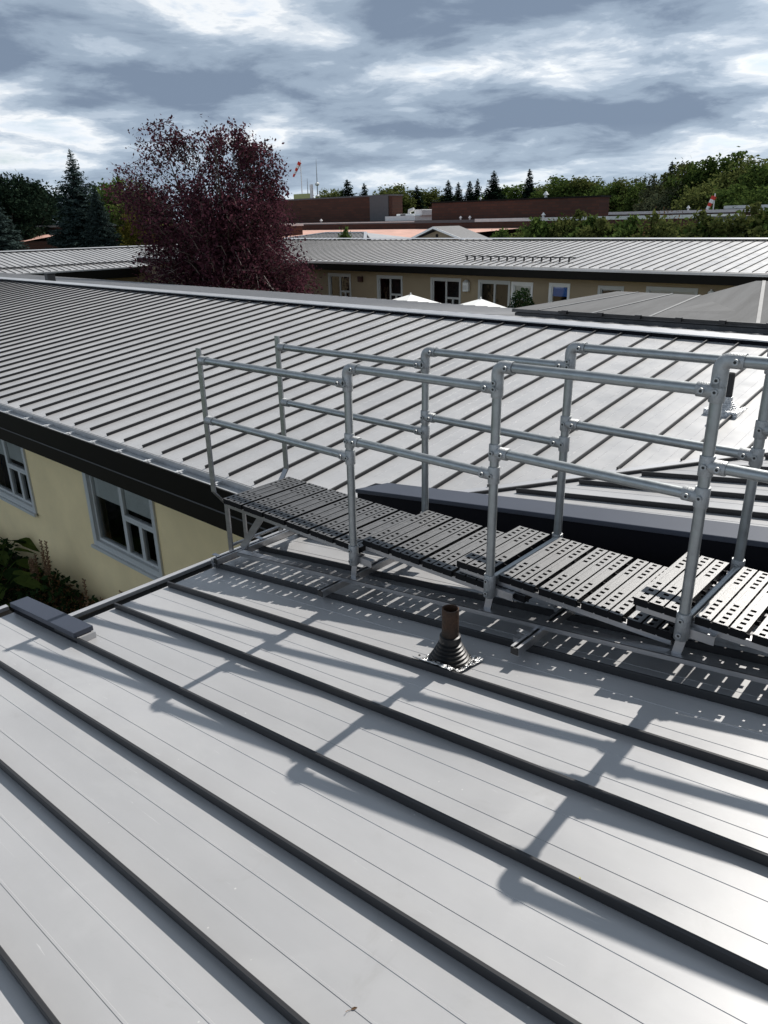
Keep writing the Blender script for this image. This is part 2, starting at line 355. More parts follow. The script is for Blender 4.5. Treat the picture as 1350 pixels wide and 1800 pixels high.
# ---- near wing (under the camera)
XE, XE2, XRN = -4.355, -4.99, 4.2
near = thing("low_building", "near low wing with pale grey standing seam roof carrying the handrail walkway", "building", (-1, 2, GR))
A = Vector((1, 0, SN)); La = A.length
Y0 = 2.420                                  # seam 0
def near_clip(k):
    def ends(y):
        x0 = .065 * (y < YE) + (XE if y > 1.615 else XE2) if y <= YE + .02 else valley_x(y)
        return x0 * La, XRN * La
    ya, yb = Y0 + k * D, Y0 + (k + 1) * D
    ym = (ya + yb) / 2
    xa, xb = (ends(ym), ends(ym)) if yb < YE else (ends(ya + .001), ends(yb - .001))
    return xa[0], xa[1], xb[0], xb[1]
def near_seam(k):
    a0, a1, b0, b1 = near_clip(k)
    y = Y0 + k * D
    return (a0 + (.02 if y < YE else .16)), a1
roof_face(near, (0, Y0, ZN), A, (0, 1, 0), [k for k in range(-14, 24)], near_clip, near_seam)
# far side of the near roof, then walls, eave trim
m = MB(); m.quad((XRN, -4.3, zn(XRN)), (XRN + 9, -4.3, zn(XRN) - 9 * SN), (XRN + 9, 13.5, zn(XRN) - 9 * SN), (XRN, 13.5, zn(XRN))); m.build("far_roof_slope", 'panel', near)
m = MB().box(XE + .5, 12.5, -3.8, 4.5, GR, zn(XE) - .30).build("wall", 'cream', near)
m = MB()
for x, y0, y1 in ((XE, 1.70, YE - .13), (XE2, -4.3, 1.598)):
    z = zn(x); m.box(x - .055, x - .012, y0, y1, z - .05, z + .030)
m.build("eave_flashing", 'trim', near)
m = MB()
for x, y0, y1 in ((XE, 1.70, YE - .13), (XE2, -4.3, 1.598)):
    z = zn(x); m.box(x - .012, x + .072, y0, y1, z - .30, z + .003); m.box(x - .050, x - .014, y0, y1, z - .30, z - .052)
m.build("fascia", 'brown', near)
m = MB().box(XE - .01, XE + 1.0, -3.8, YE + .3, zn(XE) - .32, zn(XE) - .302).build("soffit", 'brown2', near)
# short capped kerb across the step in the eave
def capbox(x0, x1, y0, y1, h0, h1, mt, ms, cut=.0, lip=.05):
    def z(x): return zn(x)
    b = MB(); b.hexa([(x0 + .012, y0 + .012, z(x0) - .02), (x1 - .012, y0 + .012, z(x1) - .02), (x1 - .012, y1 - .012, z(x1) - .02), (x0 + .012, y1 - .012, z(x0) - .02),
                      (x0 + .012, y0 + .012, z(x0) + h0 - .012), (x1 - .012, y0 + .012, z(x1) + h1 - .012), (x1 - .012, y1 - .012, z(x1) + h1 - .012), (x0 + .012, y1 - .012, z(x0) + h0 - .012)])
    t = MB(); P = [(x0, y0), (x1, y0), (x1, y1), (x0 + cut, y1)]
    hh = lambda x: z(x) + h0 + (h1 - h0) * (x - x0) / (x1 - x0)
    t.hexa([(x, y, hh(x) - .035) for x, y in P] + [(x, y, hh(x)) for x, y in P])
    return b, t
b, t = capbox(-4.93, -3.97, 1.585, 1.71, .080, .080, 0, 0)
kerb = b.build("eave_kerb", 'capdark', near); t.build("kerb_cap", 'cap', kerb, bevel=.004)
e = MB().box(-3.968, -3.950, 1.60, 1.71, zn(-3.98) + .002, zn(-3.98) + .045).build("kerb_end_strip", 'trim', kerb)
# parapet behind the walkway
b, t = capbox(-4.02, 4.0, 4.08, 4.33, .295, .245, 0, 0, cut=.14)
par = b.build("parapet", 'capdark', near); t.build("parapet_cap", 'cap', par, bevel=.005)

# ---- mid wing
mid = thing("low_building", "cream walled middle wing with wide grey ribbed roof and dark fascia behind the walkway", "building", (-10, 8, GR))
A = Vector((0, 1, SM)); Lm = A.length; XM0 = -5.14
def mid_clip(k):
    xa, xb = XM0 + k * D, XM0 + (k + 1) * D
    f = lambda x: (YE if x < valley_x(YE) else valley_y(x)) * Lm
    a0, b0 = f(xa), f(xb)
    return min(a0, YR * Lm), YR * Lm, min(b0, YR * Lm), YR * Lm
def mid_seam(k):
    a0, a1, b0, b1 = mid_clip(k); x = XM0 + k * D
    return a0 + (.05 if x < valley_x(YE) else .14), a1 - .05
roof_face(mid, (XM0, 0, ZE - SM * YE), A, (1, 0, 0), range(-97, 24), mid_clip, mid_seam, q=.84)
# back slope: panels joined, one seam line each
A2 = Vector((0, -1, SM)).normalized(); YB = 2 * YR - YE; ZB = -2.205
m = MB(); m.quad((-45, YR, ZR), (6, YR, ZR), (6, YB, ZB), (-45, YB, ZB)); m.build("back_slope", 'panel', mid)
m = MB()
for k in range(-97, 24):
    x = XM0 + k * D; m.hexa([(x - .009, YR, ZR), (x + .009, YR, ZR), (x + .009, YB, ZB), (x - .009, YB, ZB), (x - .009, YR, ZR + .016), (x + .009, YR, ZR + .016), (x + .009, YB, ZB + .016), (x - .009, YB, ZB + .016)])
q = m.build("back_slope_seams", 'panel', mid); q['kind'] = 'stuff'
# ridge cap with dark closure under its lip
m = MB(); s = .20
m.add([(-45, YR - s, ZR - s * SM + .075), (6, YR - s, ZR - s * SM + .075), (6, YR, ZR + .078), (-45, YR, ZR + .078), (-45, YR + s, ZR - s * SM + .075), (6, YR + s, ZR - s * SM + .075),
       (-45, YR - s, ZR - s * SM + .058), (6, YR - s, ZR - s * SM + .058)], [(0, 1, 2, 3), (3, 2, 5, 4), (6, 7, 1, 0)])
m.build("ridge_cap", 'ridge', mid)
MB().box(-45, 6, YR - s + .02, YR - s + .035, ZR - s * SM - .01, ZR - s * SM + .060).build("ridge_closure", 'capdark', mid)
# valley flashing between the two roofs: pale strip with a folded dark lip
m1, m2 = MB(), MB()
ys = np.linspace(YE + .02, 11.5, 14)
def vp(y, off, h): return Vector((valley_x(y), y, zm(y) + h)) + Vector((-.6, -.2, 0)) * 0 + Vector((off, 0, 0))
for a, b in zip(ys[:-1], ys[1:]):
    pa, pb = vp(a, 0, 0), vp(b, 0, 0); d = (pb - pa).normalized(); r = d.cross(Vector((0, 0, 1))).normalized()
    m1.hexa([pa - r * .10 + Vector((0, 0, .004)), pb - r * .10 + Vector((0, 0, .004)), pb - r * .02 + Vector((0, 0, .004)), pa - r * .02 + Vector((0, 0, .004)),
             pa - r * .10 + Vector((0, 0, .022)), pb - r * .10 + Vector((0, 0, .022)), pb - r * .02 + Vector((0, 0, .022)), pa - r * .02 + Vector((0, 0, .022))])
    m2.hexa([pa + r * .0 + Vector((0, 0, -.005)), pb + Vector((0, 0, -.005)), pb + r * .022 + Vector((0, 0, -.005)), pa + r * .022 + Vector((0, 0, -.005)),
             pa + Vector((0, 0, .03)), pb + Vector((0, 0, .03)), pb + r * .022 + Vector((0, 0, .03)), pa + r * .022 + Vector((0, 0, .03))])
vf = m1.build("valley_flashing", 'trim', mid); m2.build("valley_lip", 'seam', vf)
# gutter with hangers, fascia, soffit
XG0, XG1 = -45, valley_x(YE) - .02
MB().box(XG0, XG1, YE - .015, YE + .005, ZE - .035, ZE - .004).build("drip_edge", 'trim', mid)
m = MB(); m.box(XG0, XG1, YE - .135, YE + .004, ZE - .085, ZE - .07); m.box(XG0, XG1, YE - .006, YE + .004, ZE - .069, ZE - .037)
gut = m.build("gutter", 'gutter', mid)
m = MB(); m.box(XG0, XG1, YE - .15, YE - .136, ZE - .30, ZE - .05); m.box(XG0, XG1, YE - .162, YE - .151, ZE - .062, ZE - .046)
m.build("gutter_face", 'brown', gut)
hm = MB(); hm.box(-.012, .012, YE - .150, YE - .016, 0, .006); hm.box(-.05, .05, YE - .105, YE - .085, -.012, -.001); hme = hm.mesh("gutter_hanger", 'hanger')
for k in range(26):
    place(hme, "gutter_hanger", (XG1 - .35 - k * .62, 0, ZE - .045), gut)
MB().box(XG0, XG1, YE - .12, YE - .10, ZE - .52, ZE - .302).build("fascia", 'brown2', mid)
MB().box(XG0, XG1, YE - .15, YE - .135, ZE - .318, ZE - .303).build("fascia_trim", 'greyclad', mid)
YW = 4.62
MB().box(XG0, XG1 + .5, YE - .098, YW, ZE - .52, ZE - .50).build("soffit", 'brown2', mid)

def window(parent, x0, x1, z0, z1, Y, lay, fm='frame', blind=None, tw=.085, depth=.09, bh=.45, sill=True):
    """window in a wall facing -y; lay = list of (fx0,fx1,fz0,fz1) panes as fractions of the opening"""
    m = MB(); W_, H_ = x1 - x0, z1 - z0
    m.box(x0, x0 + tw, Y - .03, Y + depth, z0, z1); m.box(x1 - tw * .8, x1, Y - .03, Y + depth, z0, z1)
    m.box(x0 + tw, x1 - tw * .8, Y - .03, Y + depth, z1 - tw, z1); m.box(x0 + tw, x1 - tw * .8, Y - .03, Y + depth, z0, z0 + tw)
    ix0, ix1, iz0, iz1 = x0 + tw, x1 - tw * .8, z0 + tw, z1 - tw
    iw, ih = ix1 - ix0, iz1 - iz0; sw = .042
    f = None; panes = []
    for a, b, c, d in lay:
        px0, px1, pz0, pz1 = ix0 + a * iw, ix0 + b * iw, iz0 + c * ih, iz0 + d * ih
        for q in ((px0, px0 + sw, pz0, pz1), (px1 - sw, px1, pz0, pz1), (px0 + sw, px1 - sw, pz0, pz0 + sw), (px0 + sw, px1 - sw, pz1 - sw, pz1)):
            m.box(q[0] + .001, q[1] - .001, Y + .02, Y + depth - .005, q[2] + .001, q[3] - .001)
        panes.append((px0 + sw, px1 - sw, pz0 + sw, pz1 - sw))
    f = m.build("window", fm, parent)
    for p in panes:
        MB().quad((p[0], Y + .05, p[2]), (p[1], Y + .05, p[2]), (p[1], Y + .05, p[3]), (p[0], Y + .05, p[3])).build("pane", 'glass', f)
    if blind:
        MB().box(ix0 + .01, ix1 - .01, Y + .066, Y + .072, iz1 - ih * bh, iz1).build("blind", blind, f)
    if sill: MB().box(x0 - .03, x1 + .03, Y - .07, Y - .031, z0 - .035, z0 + .012).build("sill", fm, f)
    # dark room behind the glass
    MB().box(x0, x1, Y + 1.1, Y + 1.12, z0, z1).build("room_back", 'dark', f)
    return f
def wall_with_openings(parent, x0, x1, z0, z1, Y, th, ops, mt):
    m = MB(); xs = x0
    for a, b, c, d in sorted(ops):
        m.box(xs, a, Y, Y + th, z0, z1); m.box(a, b, Y, Y + th, z0, c); m.box(a, b, Y, Y + th, d, z1); xs = b
    m.box(xs, x1, Y, Y + th, z0, z1); return m.build("wall", mt, parent)
LAY_A = [(0, .50, 0, 1), (.50, 1, .46, 1), (.50, .75, 0, .46), (.75, 1, 0, .46)]
ops = [(-10.08, -8.22, -4.46, -3.02), (-13.90, -12.04, -4.46, -3.02), (-18.2, -16.3, -4.46, -3.02)]
wall_with_openings(mid, -44.5, XE + .5, GR, ZE - .50, YW, .25, ops, 'cream')
for o_ in ops: window(mid, *o_, YW, LAY_A, blind='blind', bh=.44, tw=.10)
MB().box(-44.5, XE + .5, YB - .6, YB - .45, GR, ZE - .2).build("rear_wall", 'tan', mid)
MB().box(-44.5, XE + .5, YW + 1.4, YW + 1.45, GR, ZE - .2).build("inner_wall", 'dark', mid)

# ---- left wing: roof facing +x
left = thing("low_building", "left hand wing whose bright ribbed roof slopes toward the courtyard in front of the spruces", "building", (-47, 24, GR))
XLE, ZLE, XLR, ZLR = -44.6, -2.38, -51.2, -1.40
A = Vector((XLR - XLE, 0, ZLR - ZLE)); LL = A.length
roof_face(left, (XLE, 8.0, ZLE), A, (0, 1, 0), range(0, 63), lambda k: (0, LL, 0, LL), lambda k: (.06, LL - .05), q=.8)
MB().quad((XLR, 8, ZLR), (XLR, 33.7, ZLR), (XLR - 6.6, 33.7, ZLE), (XLR - 6.6, 8, ZLE)).build("back_slope", 'panel', left)
m = MB(); m.add([(XLR + .28, 8, ZLR + .04), (XLR + .28, 33.7, ZLR + .04), (XLR, 33.7, ZLR + .09), (XLR, 8, ZLR + .09), (XLR - .28, 33.7, ZLR + .04), (XLR - .28, 8, ZLR + .04)], [(0, 1, 2, 3), (3, 2, 4, 5)])
m.build("ridge_cap", 'ridge', left)
MB().box(XLE - .02, XLE + .14, 10, 26.2, ZLE - .08, ZLE - .01).build("gutter", 'trim', left)
MB().box(XLE - .03, XLE + .12, 10, 26.2, ZLE - .62, ZLE - .082).build("fascia", 'brown', left)
m = MB(); a0 = Vector((XLE, 12, ZLE)) + A * .22 + Vector((0, 0, .06)); m.beam(a0, a0 + Vector((0, 16, 0)), .20, .05)
m.build("snow_rail", 'seam', left)
MB().box(XLE - 12.5, XLE - .5, 10, 33, GR, ZLE - .45).build("wall", 'tan', left)
m = MB().box(XLE - .49, XLE - .46, 22.4, 27.2, -3.75, -3.55).build("timber_rail", 'brown2', left)

# ---- far wing across the courtyard
far = thing("low_building", "far tan wing across the courtyard with long pale ribbed roof and many windows", "building", (-20, 30, GR))
YFE, ZFE, YFR, ZFR = 26.3, -1.76, 33.5, -0.985
A = Vector((0, YFR - YFE, ZFR - ZFE)); LF = A.length
roof_face(far, (-51.0, YFE, ZFE), A, (1, 0, 0), range(16, 132), lambda k: (0, LF, 0, LF), lambda k: (.08, LF - .05), q=.8)
XF0, XF1 = -44.47, 2.86
MB().quad((XF0, YFR, ZFR), (XF1, YFR, ZFR), (XF1, YFR + 7.2, ZFE), (XF0, YFR + 7.2, ZFE)).build("back_slope", 'panel', far)
m = MB(); m.add([(XF0, YFR - .28, ZFR + .05), (XF1, YFR - .28, ZFR + .05), (XF1, YFR, ZFR + .10), (XF0, YFR, ZFR + .10), (XF1, YFR + .28, ZFR + .05), (XF0, YFR + .28, ZFR + .05)], [(0, 1, 2, 3), (3, 2, 4, 5)])
m.build("ridge_cap", 'ridge', far)
MB().box(XF0, XF1, YFE - .16, YFE - .01, ZFE - .10, ZFE - .015).build("gutter", 'trim', far)
MB().box(XF0, XF1, YFE - .12, YFE - .02, ZFE - .40, ZFE - .102).build("fascia", 'brown', far)
YFW = 27.0
MB().box(XF0, XF1, YFE - .018, YFW, ZFE - .40, ZFE - .38).build("soffit", 'brown', far)
fops = [(-27.97, -26.40, -3.95, -2.36), (-24.65, -23.06, -3.95, -2.36), (-21.40, -19.73, -3.95, -2.36), (-18.82, -17.22, -3.95, -2.38), (-17.17, -16.15, -4.75, -2.40), (-15.42, -14.50, -3.60, -2.38), (-13.33, -12.3, -3.5, -2.40), (-11.45, -9.60, -3.5, -2.36), (-33.5, -32.0, -3.95, -2.36), (-38, -36.5, -3.95, -2.36)]
wall_with_openings(far, XF0 + .2, XF1, GR, ZFE - .38, YFW, .2, fops, 'tan')
two = [(0, .5, 0, 1), (.5, 1, 0, 1)]
for i, o_ in enumerate(fops):
    lay = LAY_A if i in (0, 1, 2, 8, 9) else ([(0, 1, 0, 1)] if i in (4, 5, 6) else two)
    w_ = window(far, *o_, YFW, lay, fm='white' if i in (4, 5) else 'frame', blind={5: 'blue', 0: None, 4: 'blind', 7: 'blind'}.get(i), bh=.40 if i == 5 else .3, tw=.11)
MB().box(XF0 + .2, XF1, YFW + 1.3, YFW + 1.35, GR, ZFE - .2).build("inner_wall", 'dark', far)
MB().sweep([(-30.05, YFW - .05, -2.62), (-30.05, YFW - .05, GR)], .04, 8).build("downpipe", 'frame', far)

# snow guards on the far roof
def snow_guard(x0, x1, label):
    t = thing("snow_guard", label, "snow guard", ((x0 + x1) / 2, YFE + 1.2, ZFE + .18), "snow guards along the far roof eave")
    f = lambda y, h: ZFE + (y - YFE) * (ZFR - ZFE) / (YFR - YFE) + h
    MB().beam((x0, YFE + 1.2, f(YFE + 1.2, .17)), (x1, YFE + 1.2, f(YFE + 1.2, .17)), .035, .04).build("rail", 'seam', t)
    n = int((x1 - x0) / .408); me = MB().box(-.015, .015, -.05, .05, -.09, .09).mesh("bracket", 'seam')
    for k in range(n + 1): place(me, "bracket", (x0 + .1 + k * .408, YFE + 1.2, f(YFE + 1.2, .085)), t)
snow_guard(-19.9, -14.6, "long dark snow guard rail above the eave of the far roof")
snow_guard(-7.35, -4.0, "short piece of dark snow guard at the right edge of the far roof")

# ---- flat grey extension behind the mid ridge
ext = thing("flat_roofed_extension", "grey bitumen roofed extension rising behind the middle ridge at right", "building", (-4, 15, GR))
P = [(-8.2, 12.95, -1.665), (3, 12.95, -1.60), (3, 16.0, -1.10), (-4.6, 16.0, -1.212), (-5.59, 16.0, -1.53), (-7.44, 16.0, -1.53), (-3.75, 12.95, -1.639)]
m = MB(); n = len(P)
m.add([(x, y, z) for x, y, z in P] + [(x, y, z - .06) for x, y, z in P], [(0, 6, 4, 5), (6, 3, 4), (6, 1, 2, 3)] + [(i, i + n, j + n, j) for i, j in ((0, 6), (6, 1), (1, 2), (2, 3), (3, 4), (4, 5), (5, 0))])
roof = m.build("membrane_roof", 'bitumen', ext); roof.data.shade_smooth(); roof.data.set_sharp_from_angle(angle=radians(35))
def top_z(x, y): return -1.665 + (x + 8.2) / 11.2 * .065
lap = MB()                                     # lapped sheet edges
for k, (xa, xb) in enumerate(((-7.6, -6.95), (-6.5, -6.2), (-5.4, -5.63))):
    lap.beam((xa, 12.96, top_z(xa, 0) + .004), (xb, 15.97, -1.526), .05, .012)
for xa, xb, zb in ((-3.6, -4.45, -1.205), (-2.4, -2.9, -1.18), (-1.2, -1.5, -1.155)): lap.beam((xa, 12.96, top_z(xa, 0) + .004), (xb, 15.97, zb), .06, .012)
lp = lap.build("membrane_laps", mat("worn_bitumen_lap", (.16, .165, .17), .6, var=.3, vscale=3), ext); lp['kind'] = 'stuff'
m = MB(); m.beam((-7.15, 12.93, top_z(-7.15, 12.95) - .0), (3, 12.93, -1.60), .05, .035)
m.build("edge_trim", 'black', ext)
me = MB().box(-.05, .05, -.05, .02, -.03, .035).mesh("edge_clip", 'black')
for k in range(14): place(me, "edge_clip", (-7.0 + k * .72, 12.90, top_z(-7.0 + k * .72, 12.95)), ext)
m = MB(); m.hexa([(-8.15, 12.98, -2.6), (3, 12.98, -2.6), (3, 15.9, -2.6), (-7.5, 15.9, -2.6), (-8.15, 12.98, -1.74), (3, 12.98, -1.68), (3, 15.9, -1.25), (-7.5, 15.9, -1.62)]); m.build("kerb", 'bitumen', ext)
MB().box(-7.3, 3, 13.6, 15.9, GR, -2.61).build("wall", 'tan', ext)

# ---- small gabled roof and hipped roof beyond the far ridge
gab = thing("gabled_building", "small beige gable end with grey roof peeping over the far ridge", "building", (-28.5, 39, GR))
gx0, gx1, gy = -31.35, -26.3, 37.2; ga = ((gx0 + gx1) / 2 - .2, -.42)
m = MB(); m.prism([(gx0 + .4, gy, -1.15), (gx1 - .4, gy, -1.15), (ga[0], gy, ga[1] - .16)], (0, 2.0, 0)); m.box(gx0 + .4, gx1 - .4, gy, gy + 2.0, GR, -1.15); m.build("wall", 'tan', gab)
m = MB()
for xa in (gx0, gx1):
    m.prism([(xa, gy - .4, -1.28), (ga[0], gy - .4, ga[1]), (ga[0], gy - .4, ga[1] + .08), (xa, gy - .4, -1.20)], (0, 2.6, 0))
m.build("roof", mat('grey_shingle', (.12, .122, .13), .75, var=.2, vscale=5), gab)
m = MB()
for xa in (gx0, gx1): m.prism([(xa, gy - .43, -1.30), (ga[0], gy - .43, ga[1] - .05), (ga[0], gy - .43, ga[1] + .07), (xa, gy - .43, -1.18)], (0, .03, 0))
m.build("barge_board", 'white', gab)
MB().sweep([(ga[0], gy - .03, -.86), (ga[0], gy + .02, -.86)], .10, 10).build("round_vent", 'brown', gab)
hip = thing("hipped_building", "low hipped metal roof with pale edges showing over the left part of the far ridge", "building", (-39, 39, GR))
m = MB(); H = [(-46, 37.0, -1.30), (-34.8, 37.0, -1.30), (-34.8, 44, -1.30), (-46, 44, -1.30), (-42, 40.5, -.72), (-38.0, 40.5, -.72)]
m.add(H, [(0, 1, 5, 4), (1, 2, 5), (2, 3, 4, 5), (3, 0, 4), (3, 2, 1, 0)]); m.build("roof", 'panel', hip)
m = MB()
for a, b in ((4, 5), (5, 1), (0, 4)): m.beam(Vector(H[a]) + Vector((0, 0, .03)), Vector(H[b]) + Vector((0, 0, .03)), .22, .07)
m.build("hip_cap", 'ridge', hip)
m = MB()
for k in range(1, 24):
    x = -45 + k * .42; f0 = Vector((x, 37.0, -1.30)); tx = min(max(x, -42), -38); fr = 1 - abs(x - tx) / 4.0
    m.beam(f0, Vector((x, 37 + 3.5 * fr, -1.30 + .58 * fr)), .03, .08)
m.build("roof_ribs", 'seam', hip)['kind'] = 'stuff'
MB().box(-45.5, -35.3, 37.5, 43.5, GR, -1.32).build("wall", 'tan', hip)

# ---- brick complex
br = thing("brick_building", "long flat roofed red brick building with tall blank blocks and a pink gravel roof", "building", (-45, 75, GR))
BY = 72.0; k_ = BY / 75.0
def bx(x): return x * k_
MB().box(-140, bx(-24.0), BY, BY + 60, GR, -.10).build("wall", 'brick', br)
MB().box(-140.05, bx(-53), BY - .08, BY + .5, -.30, .0).build("coping", 'greyclad', br)
MB().box(-140.05, bx(-62), BY - .12, BY - .08, -.16, -.04).build("coping", 'coping', br)
MB().box(bx(-53) + .01, bx(-23.9), BY - .08, BY + .5, -.26, .06).build("coping", 'coping', br)
MB().box(-95, bx(-69.3), BY + 4, BY + 6, -.1, 3.0 * k_ + .1).build("tall_block", 'brick', br)
MB().box(-95.1, bx(-69.2), BY + 3.9, BY + 6.1, 3.0 * k_ + .1, 3.0 * k_ + .28).build("coping", 'greyclad', br)
m = MB(); m.box(-70.3, bx(-69.3) - .6, BY + 3.85, BY + 3.98, .05, 3.0); m.build("grey_panel", 'greyclad', br)
MB().box(bx(-60.6), bx(-38.4), BY + 1.5, BY + 3.5, -.1, 1.85).build("tall_block", 'brick', br)
MB().box(bx(-60.7), bx(-38.3), BY + 1.4, BY + 3.6, 1.85, 2.0).build("coping", 'brown', br)
MB().box(-83, -62.5, BY + 32, BY + 40, -.1, 2.1).build("tall_block", 'brick', br)
# lower front range with the sunlit gravel roof
MB().box(-140, bx(-46), 54, BY - .01, GR, -1.75).build("front_wall", 'brick', br)
MB().box(-140, bx(-46), 53.85, 54, -2.2, -1.45).build("front_parapet", 'brown', br)
m = MB(); m.add([(-140, 54, -1.43), (bx(-46), 54, -1.43), (bx(-46), BY - .1, -.90), (-140, BY - .1, -.90)], [(0, 1, 2, 3)]); m.build("gravel_roof", 'pink', br)
MB().box(-66, -61.2, 74, 84, .02, .55).build("white_roof_unit_base", 'white', br)
lb = thing("brick_building", "low red brick building seen in gaps behind the blue spruces at left", "building", (-85, 46, GR))
MB().box(-104, -79.5, 41.5, 60, GR, .05).build("wall", 'brick', lb); MB().box(-104.1, -79.4, 41.4, 60.1, .05, .25).build("coping", 'coping', lb)
MB().box(-90, -83.5, 36.5, 41.49, GR, -1.3).build("porch_wall", 'brick', lb); MB().quad((-90.2, 36.3, -1.28), (-83.3, 36.3, -1.28), (-83.3, 41.48, -.55), (-90.2, 41.48, -.55)).build("porch_roof", 'pink', lb)
MB().box(-79.39, -66, 47, 60, GR, -.30).build("wing_wall", 'brick', lb); MB().box(-79.39, -65.9, 46.9, 60.1, -.3, -.12).build("wing_coping", 'coping', lb)
# long low roofs to the right
rb = thing("flat_building", "low dark flat roofed buildings with white edges in front of the woodlot", "building", (-25, 92, GR))
MB().box(-48, -21, 88, 120, GR, .22).build("wall", 'brick', rb); MB().box(-48.1, -20.9, 87.9, 88.3, .22, .52).build("roof_edge", 'coping', rb)
MB().box(-47.9, -21, 88.31, 120, .22, .36).build("roof", 'greyclad', rb)
MB().box(-32, -12, 95, 108, GR, .62).build("wall", 'greyclad', rb); MB().box(-32.1, -11.9, 94.9, 95.3, .62, .95).build("roof_edge", 'coping', rb)
shed = thing("long_shed", "pale panel walled shed half hidden behind the right hand hedge", "building", (-10, 60, GR))
MB().box(-22, 2, 60, 66, GR, -.35).build("wall", 'white', shed); MB().box(-22.2, 2.2, 59.8, 66.2, -.35, -.1).build("roof", 'greyclad', shed)

# rooftop fittings on the brick building
def roof_vent(x, y, z, s, label):
    t = thing("roof_vent", label, "roof vent", (x, y, z), "white vents on the far flat roofs")
    MB().lathe((x, y, z), [(.10 * s, 0), (.10 * s, .18 * s)], 8).build("stack", 'coping', t)
    MB().lathe((x, y, z + .18 * s), [(.20 * s, 0), (.04 * s, .22 * s)], 8).build("cowl", 'white', t)
for x, y, z, s, l in ((bx(-55.2), BY + .2, .0, 1.0, "white conical vent, left of the pair before the right brick block"), (bx(-53.9), BY + .2, .0, 1.0, "white conical vent, right of the pair before the right brick block"),
                      (bx(-44.2), BY + .2, .06, 1.2, "white vent cone below the middle of the right brick block"), (-33.6, 88.1, .52, 1.2, "small white vent on the white roof edge beyond the hedge"),
                      (-75.8, BY + .3, .0, 1.1, "white vent cone before the left brick block"), (bx(-54.2), BY + 2.6, 2.0, .9, "small white vent on top of the right brick block at its left"), (bx(-45.5), BY + 2.6, 2.0, 1.6, "taller white vent on top of the right brick block at its right")):
    roof_vent(x, y, z, s, l)
hv = thing("rooftop_unit", "white rooftop ventilation unit between the two tall brick blocks", "ventilation unit", (-62.6, 76, .55))
m = MB(); m.box(-65.0, -62.2, 75, 79, .56, .80); m.box(-62.1, -60.9, 75, 78, .56, 1.25); m.build("cabinet", 'white', hv, bevel=.05)
MB().sweep([(-63.2, 75.4, .80), (-63.2, 75.4, 1.15), (-62.5, 75.4, 1.3)], .22, 10).build("duct", 'coping', hv); MB().box(-64.3, -63.5, 74.97, 74.995, .6, .76).build("grille", 'dark', hv)

# masts and windsocks
def windsock(x, y, ztop, zb, dirv, label, L):
    t = thing("windsock", label, "windsock", (x, y, zb)); d = Vector(dirv).normalized()
    MB().sweep([(x, y, zb), (x, y, ztop)], .07, 8).build("pole", 'white', t)
    p = Vector((x, y, ztop - .15)); n = 5
    for i in range(n):
        a, b = p + d * (L * i / n + .2), p + d * (L * (i + 1) / n + .2)
        MB().sweep([a, b], [.30 - .16 * i / n, .30 - .16 * (i + 1) / n], 10, caps=False).build("sock_band", 'red' if i % 2 == 0 else 'fabric', t)
windsock(-96.0, 87.6, 9.3, GR, (-.45, -.3, -.95), "red and white windsock on a thin pole right of the purple tree", 2.4)
windsock(-33.1, 94.4, 2.3, GR, (-.32, -.2, -.9), "small orange red windsock before the right hand woodlot", 1.9)
def mast(x, y, zt, label, dishes):
    t = thing("antenna_mast", label, "antenna mast", (x, y, GR))
    MB().sweep([(x, y, GR), (x, y, zt * .6), (x, y, zt)], [.22, .14, .04], 6).build("pole", 'pole', t)
    for z in dishes: MB().lathe((x, y, z), [(.1, 0), (.55, .25), (.55, .6), (.1, .9)], 10).build("antenna", 'coping', t)
mast(-145.1, 137.6, 14.4, "tall thin radio mast with two pale drums above the left brick block", (8.4, 5.6))
mast(-146.9, 136, 10.2, "shorter bare antenna pole beside the tall radio mast", ())
sg = thing("hoist_frame", "pale yellow boxed frame with white post above the left brick block", "frame", (-89, 80.5, 3.0))
MB().box(-90.0, -86.4, 80.4, 80.7, 3.35, 4.0).build("box_beam", mat("pale_yellow_paint", (.42, .45, .18), .6), sg); MB().box(-86.4, -86.0, 80.4, 80.7, 2.9, 5.2).build("post", 'white', sg)

# ---------------------------------------------------------------- courtyard things
def umbrella(x, y, z, r, rot, label):
    t = thing("patio_umbrella", label, "patio umbrella", (x, y, GR), "white patio umbrellas in the courtyard")
    m = MB(); ring = [(x + r * cos(rot + k * pi / 2), y + r * sin(rot + k * pi / 2), z - .42) for k in range(4)]
    mids = [tuple((Vector(ring[k]) + Vector(ring[(k + 1) % 4])) / 2 + Vector((0, 0, .04))) for k in range(4)]
    vs = [(x, y, z)] + [q for k in range(4) for q in (ring[k], mids[k])]
    m.add(vs, [(0, 1 + i, 1 + (i + 1) % 8) for i in range(8)]); o = m.build("canopy", 'fabric', t)
    sd_ = o.modifiers.new("thick", 'SOLIDIFY'); sd_.thickness = .01
    MB().sweep([(x, y, GR), (x, y, z + .06)], .025, 8).build("pole", 'white', t)
    MB().lathe((x, y, GR), [(.28, 0), (.28, .06), (.05, .09)], 14).build("base", 'greyclad', t)
umbrella(-18.40, 22.0, -2.57, 1.55, .5, "white patio umbrella peak before the wide courtyard window, left of the two")
umbrella(-15.22, 22.0, -2.57, 1.55, .2, "white patio umbrella peak before the sliding door, right of the two")
t = thing("wall_lantern", "pale wall lantern between two courtyard windows on the far wing", "wall lamp", (-19.38, 26.9, -2.85))
MB().box(-19.52, -19.24, 26.80, 26.96, -2.88, -2.50).build("housing", 'white', t, bevel=.02); MB().box(-19.48, -19.28, 26.785, 26.80, -2.80, -2.62).build("lens", 'blind', t)
